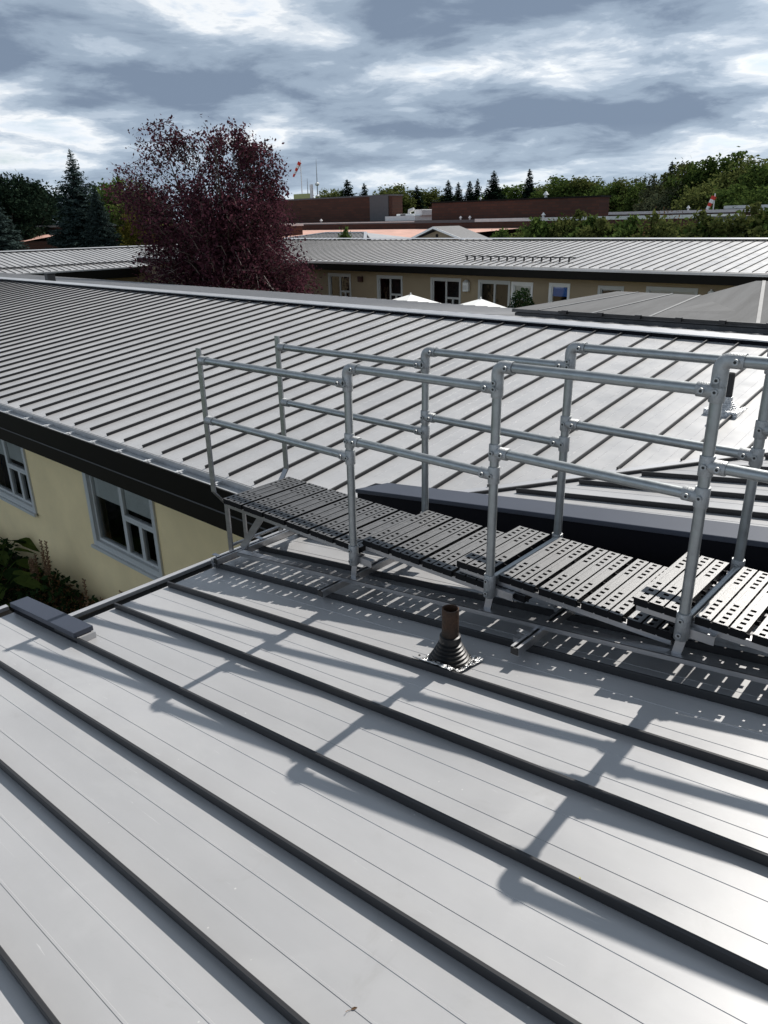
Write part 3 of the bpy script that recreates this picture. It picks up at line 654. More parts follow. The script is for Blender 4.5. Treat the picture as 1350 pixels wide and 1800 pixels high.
MB().lathe((-19.38, 26.88, -2.50), [(.16, 0), (.05, .10)], 8).build("cap", 'coping', t); MB().box(-19.45, -19.31, 26.96, 26.998, -2.75, -2.6).build("backplate", 'dark', t)
t = thing("wall_lamp", "small dark red wall lamp on the far wing between its left windows", "wall lamp", (-25.66, 26.9, -2.7))
MB().box(-25.79, -25.53, 26.82, 26.96, -2.70, -2.45).build("hood", 'lampdark', t, bevel=.02); MB().box(-25.73, -25.59, 26.96, 26.998, -2.66, -2.5).build("backplate", 'dark', t)
t = thing("globe_lamp", "white globe lamp hanging under the far eave near its right end", "wall lamp", (-9.09, 26.8, -2.6))
MB().sweep([(-9.09, 26.8, -2.60), (-9.09, 26.8, -2.36)], .03, 8).build("stem", 'white', t); MB().lathe((-9.09, 26.8, -2.58), [(.02, 0), (.09, .03), (.11, .10), (.08, .17), (.02, .19)], 12).build("globe", 'white', t, smooth=True)
t = thing("vent_box", "small black vent box on the middle roof's back slope at far left", "roof vent", (-24.2, 11.1, -1.6))
MB().box(-24.32, -24.08, 11.0, 11.25, -1.66, -1.36).build("housing", 'black', t, bevel=.02); MB().box(-24.35, -24.05, 10.97, 11.28, -1.36, -1.33).build("lid", 'black', t)

# ---------------------------------------------------------------- walkway
XS = {1: -4.359, 2: -2.929, 3: -1.925, 4: -.921, 5: .087}
ZT = {1: -.865, 2: -.763, 3: -.645, 4: -.511, 5: -.378}
YP, YQ = 2.941, 3.644; MO, MI, HH = .4215, .434, 1.166
walk = thing("roof_walkway", "stepped black tread walkway with galvanised tube handrails climbing the near roof", "walkway", (-2, 3.4, -2.1))
TR = .0238; FR = .0305
def elbow_mesh():
    m = MB(); R_ = .036; pts = [(0, 0, -.105), (0, 0, -R_)] + [(R_ - R_ * cos(a), 0, -R_ + R_ * sin(a)) for a in np.linspace(.2, pi / 2, 6)] + [(.085, 0, 0)]
    m.sweep(pts, FR, 16)
    for p, d in (((0, -FR, -.075), (0, -1, 0)), ((.058, -FR, 0), (0, -1, 0))):
        m.sweep([Vector(p) + Vector((0, .008, 0)), Vector(p) + Vector(d) * .009], .0125, 12); m.sweep([Vector(p) + Vector(d) * .0091, Vector(p) + Vector(d) * .0095], .0001, 6)
    return m
def tee_mesh(sx, yb=0):
    m = MB(); m.sweep([(0, 0, -.043), (0, 0, -.040), (0, 0, .040), (0, 0, .043)], [FR * .96, FR, FR, FR * .96], 16)
    m.sweep([(sx * .012, 0, 0), (sx * .075, 0, 0), (sx * .078, 0, 0)], [FR, FR, FR * .95], 16)
    for q in ((0, 0), (sx * .052, 0)):
        p = Vector((q[0], -FR, q[1])); m.sweep([p + Vector((0, .008, 0)), p + Vector((0, -.009, 0))], .0125, 12)
    return m
def screws(ps):
    m = MB()
    for p in ps: m.sweep([Vector(p) + Vector((0, -FR - .0088, 0)), Vector(p) + Vector((0, -FR - .0096, 0))], .0065, 6)
    return m
ME_E = elbow_mesh().mesh2("elbow_fitting", 'galvfit', screws([(0, 0, -.075), (.058, 0, 0)]), 'black')
ME_TR = tee_mesh(1).mesh2("tee_fitting", 'galvfit', screws([(0, 0, 0), (.052, 0, 0)]), 'black')
ME_TL = tee_mesh(-1).mesh2("tee_fitting", 'galvfit', screws([(0, 0, 0), (-.052, 0, 0)]), 'black')
mb = MB(); mb.sweep([(0, 0, -.13), (0, 0, -.127), (0, 0, -.004), (0, 0, 0)], [FR * .95, FR * 1.03, FR * 1.03, FR * 1.0], 16)
for z in (-.03, -.10): mb.sweep([(0, -FR + .004, z), (0, -FR - .009, z)], .0125, 12)
ME_B = mb.mesh2("base_socket", 'galvfit', screws([(0, 0, -.03), (0, 0, -.10)]), 'black')
# bracket under a post: plate back to the frame and a foot down to the long rail
def bracket(x, y, zb, s):
    m = MB(); m.box(x - .004, x + .135, y + s * .012, y + s * .018, zb - .045, zb - .002); m.box(x + .02, x + .135, min(y + s * .018, y + s * .045), max(y + s * .018, y + s * .045), zb - .008, zb - .002)
    zr = zn(x - .03) + .125
    m.hexa([(x - .030, y - .004, zr), (x + .012, y - .004, zr), (x + .012, y + .002, zr), (x - .030, y + .002, zr), (x - .012, y - .002, zb - .02), (x + .03, y - .002, zb - .02), (x + .03, y + .004, zb - .02), (x - .012, y + .004, zb - .02)])
    m.box(x - .045, x + .02, y - .03, y + .03, zr - .006, zr); return m
for row, y in (('near', YP), ('back', YQ)):
    for i in (2, 3, 4, 5):
        x = XS[i]; zb = ZT[i] - HH
        p = MB().sweep([(x, y, zb - .06), (x, y, ZT[i] - .06)], TR, 16).build("post", 'galv', walk, True)
        place(ME_E, "elbow_fitting", (x, y, ZT[i]), p)
        zi = ZT[i - 1] + .013
        place(ME_TL, "tee_fitting", (x, y, zi), p)
        place(ME_TR, "tee_fitting", (x, y, ZT[i] - MO), p)
        place(ME_TL, "tee_fitting", (x, y, zi - MI), p)
        place(ME_B, "base_socket", (x, y, zb + .075), p)
        bracket(x, y, zb, 1 if row == 'near' else -1).build("bracket", 'alu', p)
    for i in (1, 2, 3, 4):
        x0, x1 = XS[i] + (.03 if i == 1 else .05), XS[i + 1] - .02
        MB().sweep([(x0, y, ZT[i]), (x1, y, ZT[i] + .013)], TR, 16).build("top_rail", 'galv', walk, True)
        MB().sweep([(x0, y, ZT[i] - MO), (x1, y, ZT[i] + .013 - MI)], TR, 16).build("mid_rail", 'galv', walk, True)
    MB().sweep([(XS[5] + .05, y, ZT[5]), (XS[5] + 1.0, y, ZT[5] + .01)], TR, 16).build("top_rail", 'galv', walk, True)
    # ladder stile, flat bar, cranked at the tread
    s = 1 if row == 'near' else -1; x = XS[1]; yi = y + s * .10
    m = MB(); m.box(x - .024, x + .024, y - .006, y + .006, -1.832, -.786)
    m.hexa([(x - .024, yi - .006, -1.962), (x + .024, yi - .006, -1.962), (x + .024, yi + .006, -1.962), (x - .024, yi + .006, -1.962), (x - .024, y - .006, -1.833), (x + .024, y - .006, -1.833), (x + .024, y + .006, -1.833), (x - .024, y + .006, -1.833)])
    m.box(x - .024, x + .024, yi - .006, yi + .006, -2.9, -1.963)
    st = m.build("ladder_stile", 'alu', walk)
    for z in (ZT[1], ZT[1] - MO): MB().sweep([(x + .024, y, z), (x + .034, y, z), (x + .036, y, z), (x + .09, y, z)], [FR * 1.05, FR * 1.05, FR, FR], 14).build("rail_flange", 'galvfit', st, True)
for z in (-2.30, -2.58, -2.86):
    MB().sweep([(XS[1], YP + .11, z), (XS[1], YQ - .11, z)], .013, 10).build("ladder_rung", 'alu', walk, True)

# treads: each plank is three perforated bars tied by little webs
TY0, TY1 = 2.972, 3.612
def tread_mesh(nb=3):
    m = MB(); bw, pitch, h, L = .0635, .0728, .038, TY1 - TY0
    ncell = 14; c = L / ncell; hw, hl = .024, .021
    for b in range(nb):
        x0 = b * pitch; e = (bw - hw) / 2
        m.box(x0, x0 + e, 0, L, -h, 0); m.box(x0 + e + hw, x0 + bw, 0, L, -h, 0)
        holes = [i for i in range(ncell) if not 5 <= i <= 8]; y = 0.0
        for i in holes:
            ya = i * c + (c - hl) / 2
            m.box(x0 + e, x0 + e + hw, y, ya, -h, -.0008); y = ya + hl
        m.box(x0 + e, x0 + e + hw, y, L, -h, -.0008)
        if b < nb - 1:
            for i in range(0, ncell + 1, 2): m.box(x0 + bw, x0 + pitch, min(L - .012, i * c), min(L, i * c + .012), -h + .004, -.008)
    for i in range(0, ncell, 3): m.box(nb * pitch - (pitch - bw), nb * pitch - (pitch - bw) + .016, i * c + .01, i * c + .016, -h + .006, -.012)
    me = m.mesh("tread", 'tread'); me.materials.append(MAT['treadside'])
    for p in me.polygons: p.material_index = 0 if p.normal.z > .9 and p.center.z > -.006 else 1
    return me
ME_T = tread_mesh(3); PL = .2184
def bay(x0, n, z, gap=.020, first_gap=None):
    x = x0
    for i in range(n):
        place(ME_T, "tread", (x, TY0, z + random.uniform(-.0015, .0015)), walk)
        x += PL + gap
        if first_gap and i == 0: x += first_gap
    return x
XB = [(-4.297, 6, -1.878, None), (-2.879, 4, -1.813, None), (-2.165, 5, -1.738, .043), (-1.162, 5, -1.620, .043), (-.150, 5, -1.505, .043)]
for x0, n, z, fg in XB:
    x1 = bay(x0, n, z, .0169, fg)
    for y in (TY0 + .035, TY1 - .035):
        m = MB(); m.box(x0 + .01, x1 - .03, y - .020, y - .016, z - .072, z - .039); m.box(x0 + .01, x1 - .03, y - .016, y + .02, z - .043, z - .039); m.box(x0 + .01, x1 - .03, y - .016, y + .02, z - .072, z - .068)
        m.build("side_channel", 'alu', walk)
    if fg:
        xt = x0 + PL + .0169 + fg / 2 - .009
        MB().sweep([(xt, TY0 - .02, z - .022), (xt, TY1 + .02, z - .022)], .0165, 12).build("cross_tube", 'galv', walk, True)
# roof-following rails and cross beams on seam clamps
for y in (2.935, 3.69):
    m = MB(); a = Vector((-4.10, y, zn(-4.10) + .122)); b = Vector((1.4, y, zn(1.4) + .122))
    m.beam(a, b, .056, .004); m.beam(a + Vector((0, -.026, -.012)), b + Vector((0, -.026, -.012)), .004, .028); m.beam(a + Vector((0, .026, -.012)), b + Vector((0, .026, -.012)), .004, .028)
    m.build("base_rail", 'alu', walk)
def strut(x, y0, y1):
    z = zn(x) + .052; w = .0225; m = MB(); t = .003; hh = .045
    m.box(x - w, x - w + t, y0, y1, z, z + hh); m.box(x + w - t, x + w, y0, y1, z, z + hh); m.box(x - w + t, x + w - t, y0, y1, z, z + t)
    m.box(x - w + t, x - .008, y0, y1, z + hh - t, z + hh); m.box(x + .008, x + w - t, y0, y1, z + hh - t, z + hh)
    m.box(x - .004, x + .004, y0 + .01, y1 - .01, z + t, z + .018)
    o = m.build("cross_beam", 'alu', walk)
    MB().box(x - w + .002, x + w - .002, y0 - .004, y0 + .010, z + t + .001, z + hh - .006).build("end_plug", 'black', o)
    for k in range(-1, 4):
        ys_ = Y0 + k * D
        if y0 < ys_ < y1:
            m = MB(); m.box(x - w - .062, x - w - .002, ys_ - .022, ys_ + .022, z - .018, z + .012); m.box(x - w - .045, x - w - .020, ys_ - .03, ys_ + .03, z - .045, z - .019); m.box(x - w - .05, x - .0, ys_ - .016, ys_ + .016, z + hh + .001, z + hh + .006)
            m.sweep([(x - w - .032, ys_ - .04, z - .006), (x - w - .032, ys_ + .04, z - .006)], .006, 8); m.build("seam_clamp", 'alu', o)
strut(-4.21, 2.79, 3.85); strut(-3.03, 2.735, 3.85); strut(-1.60, 2.685, 3.85); strut(-.10, 2.69, 3.85)
for y in (3.03, 3.55):
    MB().beam((-4.20, y, zn(-4.2) + .10), (-3.92, y, -1.935), .010, .055, (0, 0, 1)).build("end_brace", 'alu', walk)
    MB().beam((-4.18, y + .03, zn(-4.2) + .10), (-4.18, y + .03, -1.95), .035, .010, (0, 1, 0)).build("end_upright", 'alu', walk)
# lower tread left in the shade beneath each step
place(ME_T, "tread", (-2.879 + 4 * (PL + .0169), TY0, -1.813), walk)

# ---------------------------------------------------------------- vent pipes
def vent_pipe(x, y, zroof, h, r, boot, label, pm_, boot_m, slopex, slopey):
    t = thing("vent_pipe", label, "vent pipe", (x, y, zroof))
    m = MB(); n = 24
    m.lathe((x, y, zroof), [(r, 0), (r, h), (r * .86, h), (r * .86, h - .12), (.002, h - .121)], n, caps=False); m.build("pipe", pm_, t, True)
    prof = [(boot * 1.0, .010)]
    steps = 6
    for i in range(steps):
        f0 = i / steps; rr = boot * (1 - f0) ** 1.15 * .72 + r * (1 + .0 * f0) + .006
        z = .014 + .105 * f0; prof += [(rr + .006, z), (rr + .006, z + .009), (rr - .004, z + .013)]
    prof += [(r + .012, .125), (r + .010, .155), (r + .001, .158)]
    o = MB(); o.lathe((x, y, zroof), prof, n, caps=False); bt = o.build("rubber_boot", boot_m, t, True)
    return t, bt
vt, bt = vent_pipe(-1.885, 2.545, zn(-1.885), .305, .0420, .074, "rusty open vent pipe in black ribbed rubber boot on the near roof", 'rust', 'rubber', 0, 0)
# crumpled soft-metal flange bent over the seam
m = MB(); rng = np.random.default_rng(3); n = 9; c0 = Vector((-1.885, 2.53, zn(-1.885) + .006)); g = {}
for i in range(n + 1):
    for j in range(n + 1):
        u, v = i / n * 2 - 1, j / n * 2 - 1; e = max(abs(u), abs(v))
        x = c0.x + u * .125 + v * .02; y = c0.y + v * .112 - u * .01
        z = zn(x) + .006 + (.008 + rng.uniform(-.006, .012)) * (e > .72)
        if y < Y0 + .022 and y > Y0 - .022: z = zn(x) + .052 + rng.uniform(0, .006)
        if y <= Y0 - .022: z = zn(x) + .03 + rng.uniform(-.01, .012)
        g[i, j] = len(m.v); m.v.append((x, y, z))
for i in range(n):
    for j in range(n): m.f.append((g[i, j], g[i + 1, j], g[i + 1, j + 1], g[i, j + 1]))
fl = m.build("soft_metal_flange", 'foil', vt); fs = fl.modifiers.new("thick", 'SOLIDIFY'); fs.thickness = .003
me = MB().lathe((0, 0, 0), [(.006, 0), (.006, .004), (.0015, .006)], 6).mesh("flange_screw", 'black')
for k in range(22):
    a = 2 * pi * k / 22; u, v = cos(a), sin(a); q = .86 / max(abs(u), abs(v)); u, v = u * q, v * q
    x = c0.x + u * .125 + v * .02; y = c0.y + v * .112 - u * .01
    if y > Y0 + .03: place(me, "flange_screw", (x, y, zn(x) + .018), vt)
    else: place(me, "flange_screw", (x, y, zn(x) + .058), vt)
xv, yv = -2.40, 8.0
vt2, bt2 = vent_pipe(xv, yv, zm(yv), .40, .045, .13, "black vent pipe in silver corrugated boot on the middle roof behind the right post", 'black', 'foil', 0, 0)
MB().box(xv - .17, xv + .17, yv - .17, yv + .17, zm(yv) - .03, zm(yv) + .035).build("soft_metal_flange", 'foil', vt2, bevel=.01)

# ---------------------------------------------------------------- small litter on the near roof
def leaf_bit(x, y, s, m_, label, rot):
    z = zn(x) + .002; c, d = cos(rot), sin(rot); m = MB()
    pts = [(0, 0, 0), (.5, .35, .25), (1.2, .25, .45), (1.9, 0, .2), (1.2, -.3, .35), (.5, -.25, .12)]
    P3 = [(x + (u * c - v * d) * s, y + (u * d + v * c) * s, z + w * s) for u, v, w in pts]
    m.add(P3 + [(x, y, z + .001)], [(0, 1, 2, 3), (0, 3, 4, 5)]); m.sweep([P3[0], (x - c * s * .9, y - d * s * .9, z + .1 * s), (x - c * s * 1.5 + d * s * .5, y - d * s * 1.5 - c * s * .5, z + .5 * s)], .0008, 5)
    tag(m.build("dry_leaf", m_, loc=(x, y, z)), label, "leaf")
leaf_bit(-.975, .905, .010, 'straw', "small curled dry brown leaf on the near roof by the bottom edge", 1.0)
leaf_bit(-.70, 1.64, .008, mat("yellow_leaf", (.55, .50, .12), .8), "tiny yellow leaf on the near roof panel right of centre", 2.4)

# ---------------------------------------------------------------- vegetation
def cards(name, C, Nrm, size, aspect, m_, fold=False):
    """many leaf quads: centres C (n,3), normals, sizes"""
    n = len(C); r = RNG.normal(size=(n, 3)); t = np.cross(Nrm, r); t /= np.linalg.norm(t, axis=1)[:, None] + 1e-9; b = np.cross(Nrm, t)
    s = size[:, None]; a = t * s; c = b * s * aspect
    V = np.stack([C - a, C - c * .9 + a * .1, C + a, C + c * .9 + a * .1], 1).reshape(-1, 3)
    me = bpy.data.meshes.new(name); me.vertices.add(4 * n); me.vertices.foreach_set('co', V.astype(np.float32).ravel())
    me.loops.add(4 * n); me.loops.foreach_set('vertex_index', np.arange(4 * n, dtype=np.int32)); me.polygons.add(n)
    me.polygons.foreach_set('loop_start', np.arange(0, 4 * n, 4, dtype=np.int32)); me.polygons.foreach_set('loop_total', np.full(n, 4, dtype=np.int32))
    me.update(); me.materials.append(MAT[m_]); return me
def unit(n):
    v = RNG.normal(size=(n, 3)); return v / np.linalg.norm(v, axis=1)[:, None]
def decid_mesh(H, W_, nclump, nleaf, leaf, m_, zbase=.22, shape=1.0):
    """crown of height H, width W_: leaf clumps through an uneven ovoid"""
    d = unit(nclump); rr = RNG.uniform(.35, 1.0, nclump) ** .5
    lump = 1 + .22 * np.sin(d[:, 0] * 5 + RNG.uniform(0, 6)) * np.cos(d[:, 1] * 4 + RNG.uniform(0, 6)) + .12 * RNG.normal(size=nclump)
    c = d * (rr * lump)[:, None] * np.array([W_ / 2, W_ / 2, H * (1 - zbase) / 2]); c[:, 2] += H * (zbase + (1 - zbase) / 2)
    k = RNG.integers(0, nclump, nleaf); sp = W_ * RNG.uniform(.05, .10, nclump)
    off = RNG.normal(size=(nleaf, 3)) * sp[k][:, None] * np.array([1, 1, .7])
    C = c[k] + off; Nn = unit(nleaf); Nn[:, 2] = np.abs(Nn[:, 2]) + .25; Nn /= np.linalg.norm(Nn, axis=1)[:, None]
    return cards("crown", C, Nn, RNG.uniform(.6, 1.3, nleaf) * leaf, .6, m_), c
def trunk_mesh(H, r, c=None, nb=10):
    m = MB(); pts = [(0, 0, -.1), (.03 * H * RNG.normal() * .3, 0, H * .3), (.02 * H * RNG.normal(), .02 * H * RNG.normal(), H * .6), (.02 * H * RNG.normal(), .02 * H * RNG.normal(), H * .85)]
    m.sweep(pts, [r, r * .75, r * .45, r * .12], 8)
    if c is not None:
        for q in c[RNG.integers(0, len(c), nb)]:
            z0 = H * RNG.uniform(.2, .5); m.sweep([(0, 0, z0), tuple(q * [.5, .5, 1] * [1, 1, .0] + [0, 0, (z0 + q[2]) / 2]), tuple(q)], [r * .45, r * .28, r * .06], 5)
    return m.mesh("trunk", 'bark')
def spruce_mesh(H, W_, nbr, m_, card=.22, droop=.25):
    C = []; N_ = []; S_ = []
    for i in range(nbr):
        f = 1 - (1 - (i + RNG.uniform(0, 1)) / nbr) ** .62; z = H * (.04 + .95 * f)
        a = i * 2.39996 + RNG.normal() * .25; R_ = W_ / 2 * ((1 - f) ** .9 + .03) * RNG.uniform(.62, 1.12)
        n = max(3, int(R_ / (card * .30))); dr = droop * RNG.uniform(.5, 1.4)
        for j in range(n):
            g = (j + RNG.uniform(.3, 1)) / n; rr = R_ * g; z0 = z - dr * rr + .20 * rr * g
            for w in (-1, 0, 0, 1):
                wd = w * .34 * R_ * (1 - .8 * g) * RNG.uniform(.3, 1.2) + RNG.normal() * card * .25
                C.append((rr * cos(a) - wd * sin(a), rr * sin(a) + wd * cos(a), z0 + RNG.normal() * card * .28 - abs(wd) * .15))
                N_.append((RNG.normal() * .7 + .35 * cos(a), RNG.normal() * .7 + .35 * sin(a), .8)); S_.append(card * RNG.uniform(.5, 1.0) * (1 - .45 * f))
    for k in range(14):
        C.append((RNG.normal() * .02, RNG.normal() * .02, H * (.93 + .005 * k))); N_.append((1, RNG.normal(), .1)); S_.append(card * .35)
    C = np.array(C); N_ = np.array(N_); N_ /= np.linalg.norm(N_, axis=1)[:, None]
    return cards("crown", C, N_, np.array(S_), .40, m_)
TRP = {}
def proto(kind):
    if kind in TRP: return TRP[kind]
    k, v = kind
    if k == 's': me = spruce_mesh(10, 3.6, 330, 'needle', .30, .2); tm = trunk_mesh(10, .16)
    elif k == 'b': me = spruce_mesh(10, 4.6, 620, 'blueneedle', .17, .28); tm = trunk_mesh(10, .17)
    elif k == 'd': me, c = decid_mesh(10, 7.5, 130, 15000, .23, 'green' if v % 2 == 0 else 'olive', .12); tm = trunk_mesh(10, .22, c)
    elif k == 'p': me, c = decid_mesh(10, 6.5, 150, 12000, .20, 'needle', .04); tm = trunk_mesh(10, .2, c)
    elif k == 'y': me, c = decid_mesh(10, 6, 70, 7000, .20, 'yellow', .12); tm = trunk_mesh(10, .16, c)
    elif k == 'w': me, c = decid_mesh(10, 7, 110, 11000, .20, 'willow', .15); tm = trunk_mesh(10, .2, c)
    elif k == 'h': me, c = decid_mesh(10, 6.5, 100, 8000, .30, 'green' if v % 2 == 0 else 'olive', .06); tm = trunk_mesh(10, .2, c)
    elif k == 'bare': me, c = decid_mesh(10, 7, 70, 1500, .14, 'brownleaf', .1); tm = trunk_mesh(10, .14, c, 40)
    TRP[kind] = (me, tm); return TRP[kind]
def tree(name, label, cat, kind, x, y, H, w=1.0, group=None):
    me, tm = proto(kind); t = thing(name, label, cat, (x, y, GR), group)
    a = RNG.uniform(0, 6.28); s = H / 10.0
    for q, nm in ((me, "crown"), (tm, "trunk")):
        o = place(q, nm, (x, y, GR), t); o.rotation_euler = (0, 0, a); o.scale = (s * w, s * w, s)
    return t
# spruces and broadleaf trees at left
BL = [("tall blue spruce spire left of the purple tree", -66.7, 34.3, 11.9, 1.55), ("shorter blue spruce touching the tall spruce's right side", -61.6, 33.3, 9.2, 1.2), ("blue spruce cut by the left picture edge above the left wing", -58.6, 23.6, 8.6, 1.7)]
for l, x, y, H, w in BL: tree("spruce_tree", l, "spruce tree", ('b', 0), x, y, H, w, "blue spruces at left")
for l, x, y, H, w in (("dark pointed conifer at the left picture edge behind the blue spruce", -87.4, 36.2, 11.2, .9), ("broad dark conifer between the left edge and the tall spruce", -91.2, 40.5, 10.8, 1.1), ("low dark conifer just left of the tall blue spruce", -97, 46.0, 9.6, 1.0)):
    tree("conifer_tree", l, "conifer tree", ('p', 0), x, y, H, w, "dark conifers at left")
for l, k, x, y, H, w in (("round green tree right behind the two blue spruces", ('d', 0), -95.4, 54.8, 11.3, .85), ("dull green tree behind the purple tree's left side", ('d', 1), -78, 47, 8.8, .8), ("yellow green tree between the blue spruces and purple tree", ('y', 0), -60.8, 36.6, 7.0, .75),
                         ("green tree behind the shorter blue spruce", ('d', 0), -104.9, 58.3, 10.9, .8), ("broad green tree far behind the left edge conifers", ('d', 1), -109.9, 48.1, 10.4, 1.0), ("small green tree in the gap left of the tall spruce", ('d', 0), -113, 58, 9.9, .8)):
    tree("broadleaf_tree", l, "tree", k, x, y, H, w, "broadleaf trees at left")
# far treeline over the brick roofs
FT = [('s', -132.9, 135.8, 14.1, 1.5, "far spruce standing over the right end of the left brick block, larger one"), ('s', -130.0, 138.5, 13.3, 1.1, "far spruce over the left brick block, smaller one at its corner"), ('s', -124.1 - 18, 120, 13.0, 1.0, "far spruce beside the radio mast"),
      ('d', -137.3, 133.4, 11.9, .6, "low far tree between mast and spruces over the left brick block"), ('d', -141.0, 139.8, 12.0, .5, "far low tree left of the larger spruce above the brick block"),
      ('d', -150.8, 173.7, 14.0, .9, "pale green far tree in the gap between the brick blocks"), ('s', -146.1, 177.7, 14.2, 1.2, "dark spruce at the right of the gap between the brick blocks"), ('s', -139.1, 183.2, 15.3, 1.25, "dark spruce above the left end of the right brick block"),
      ('s', -142.7, 193.0, 15.2, 1.0, "thin spruce second from left above the right brick block"), ('s', -140.0, 195.0, 15.5, 1.1, "spruce third from left above the right brick block"), ('s', -138.1, 196.3, 15.9, 1.0, "spruce left beside the tallest far spruce"), ('s', -123.1, 182.4, 16.8, 1.3, "tallest far spruce above the middle of the right brick block"),
      ('s', -115.1, 187.5, 17.0, .95, "slim spire spruce above the right half of the right brick block"), ('d', -148.8, 188.3, 13.3, .9, "far rounded tree behind the left end of the right brick block"), ('d', -130.4, 201.5, 14.0, 1.0, "far rounded tree between the tallest and the slim spruce"),
      ('d', -116.2, 198.5, 13.4, .9, "far rounded tree right of the slim spruce"), ('d', -86.8, 157.7, 13.0, .95, "dark green rounded tree over the right end of the right brick block, left one"), ('d', -83.6, 159.4, 12.5, .95, "dark green rounded tree past the end of the right brick block, right one"), ('s', -113.5, 198.2, 13.6, .7, "tiny far spruce tip right of the slim spruce"),
      ('d', -160, 181, 13.2, 1.0, "far green tree low behind the gap between brick blocks"), ('d', -104, 190, 12.8, 1.0, "far green tree before the rounded pair")]
for i, (k, x, y, H, w, l) in enumerate(FT):
    H *= 1.06; w *= 1.75 if k == "s" else 1.35
    tree("far_spruce" if k == 's' else "far_tree", l, "spruce tree" if k == 's' else "tree", (k, i % 2 if k == 'd' else 0), x, y, H, w, "trees of the far treeline")
RT = [('d', -65.8, 134.8, 12.0, .85, "rounded tree at the left end of the woodlot by the brick block"), ('d', -62.7, 136.3, 12.3, .9, "second rounded tree from the left end of the woodlot"), ('d', -56.0, 128.3, 11.2, .8, "third rounded tree, paler, in the left part of the woodlot"),
      ('s', -56.7, 138.9, 15.2, 1.3, "dark spruce tip rising from the middle of the woodlot"), ('s', -68.7, 155.5, 13.9, .7, "left of two tiny spruce tips behind the woodlot"), ('s', -67.2, 156.2, 14.1, .7, "right of two tiny spruce tips behind the woodlot"),
      ('w', -49.2, 120.3, 12.1, .9, "grey green willow at the start of the tall woodlot"), ('d', -46.7, 121.3, 13.2, .85, "tall green tree beside the grey green willow"), ('d', -41.1, 118.0, 14.3, .85, "tallest rounded tree of the woodlot"), ('d', -36.0, 114.5, 12.9, .85, "broad tree right of the tallest woodlot tree"),
      ('d', -32.5, 110.3, 11.9, .85, "woodlot tree at the right picture edge"), ('d', -37.7, 103.4, 9.7, .9, "lower dark tree in front of the tallest woodlot tree"), ('d', -32.3, 99.9, 9.2, 1.1, "lower broad tree in front of the right edge trees"), ('w', -47.4, 114.4, 9.6, .9, "low willow in front of the tall woodlot"), ('d', -28.4, 108.9, 12.0, 1.0, "woodlot tree just beyond the right picture edge"),
      ('bare', -64.5, 125, 8.6, .9, "low leafless shrub before the left end of the woodlot")]
for i, (k, x, y, H, w, l) in enumerate(RT):
    w *= 1.4 if k == "s" else 1.15; H *= .95
    tree("woodlot_spruce" if k == 's' else "woodlot_tree", l, "spruce tree" if k == 's' else "tree", (k, i % 2 if k == 'd' else 0), x, y, H, w, "trees of the right hand woodlot")
HT = [('h', -27.4, 42.4, 5.0, .75), ('h', -26.2, 42.1, 5.1, .75), ('h', -24.6, 41.6, 5.65, .8), ('h', -23.3, 42.2, 5.9, .85), ('h', -22.1, 41.6, 5.7, .8), ('h', -20.9, 42.1, 5.5, .8), ('h', -19.6, 41.5, 5.65, .8), ('bare', -18.6, 42.6, 5.6, .8), ('bare', -17.9, 43.4, 5.4, .8),
      ('h', -16.8, 41.7, 5.65, .8), ('h', -15.4, 42.2, 5.5, .8), ('h', -14.1, 41.6, 5.7, .85), ('h', -12.7, 42.0, 5.8, .85), ('h', -11.6, 41.3, 6.0, .85), ('h', -10.3, 41.5, 6.0, .9), ('h', -9, 42, 6.0, .9), ('h', -36.4, 36.8, 5.3, .3)]
HL = ["small green hedge tree beside the gable at the hedge's left end", "second low hedge tree right of the gable", "rounded hedge tree with uneven top left of the hedge's high point", "highest rounded tree in the hedge's left half", "hedge tree right of the highest left tree", "olive hedge tree in the hedge's middle, left of the next green one",
      "green hedge tree just left of the leafless brown shrub", "leafless brown shrub in the middle of the hedge, front one", "leafless brown shrub in the middle of the hedge, rear one", "first green hedge tree right of the brown shrub", "second green hedge tree right of the brown shrub", "third hedge tree right of the brown shrub",
      "hedge tree before the pale shed, left one", "hedge tree before the pale shed, right one", "hedge tree at the right picture edge", "hedge tree past the right picture edge", "thin sapling poking above the hipped roof edge"]
for i, (k, x, y, H, w) in enumerate(HT): tree("hedge_tree" if k == 'h' else "bare_shrub", HL[i], "tree" if k == 'h' else "shrub", (k, i % 2 if k == 'h' else 0), x, y, H, w, "hedge beyond the far wing")

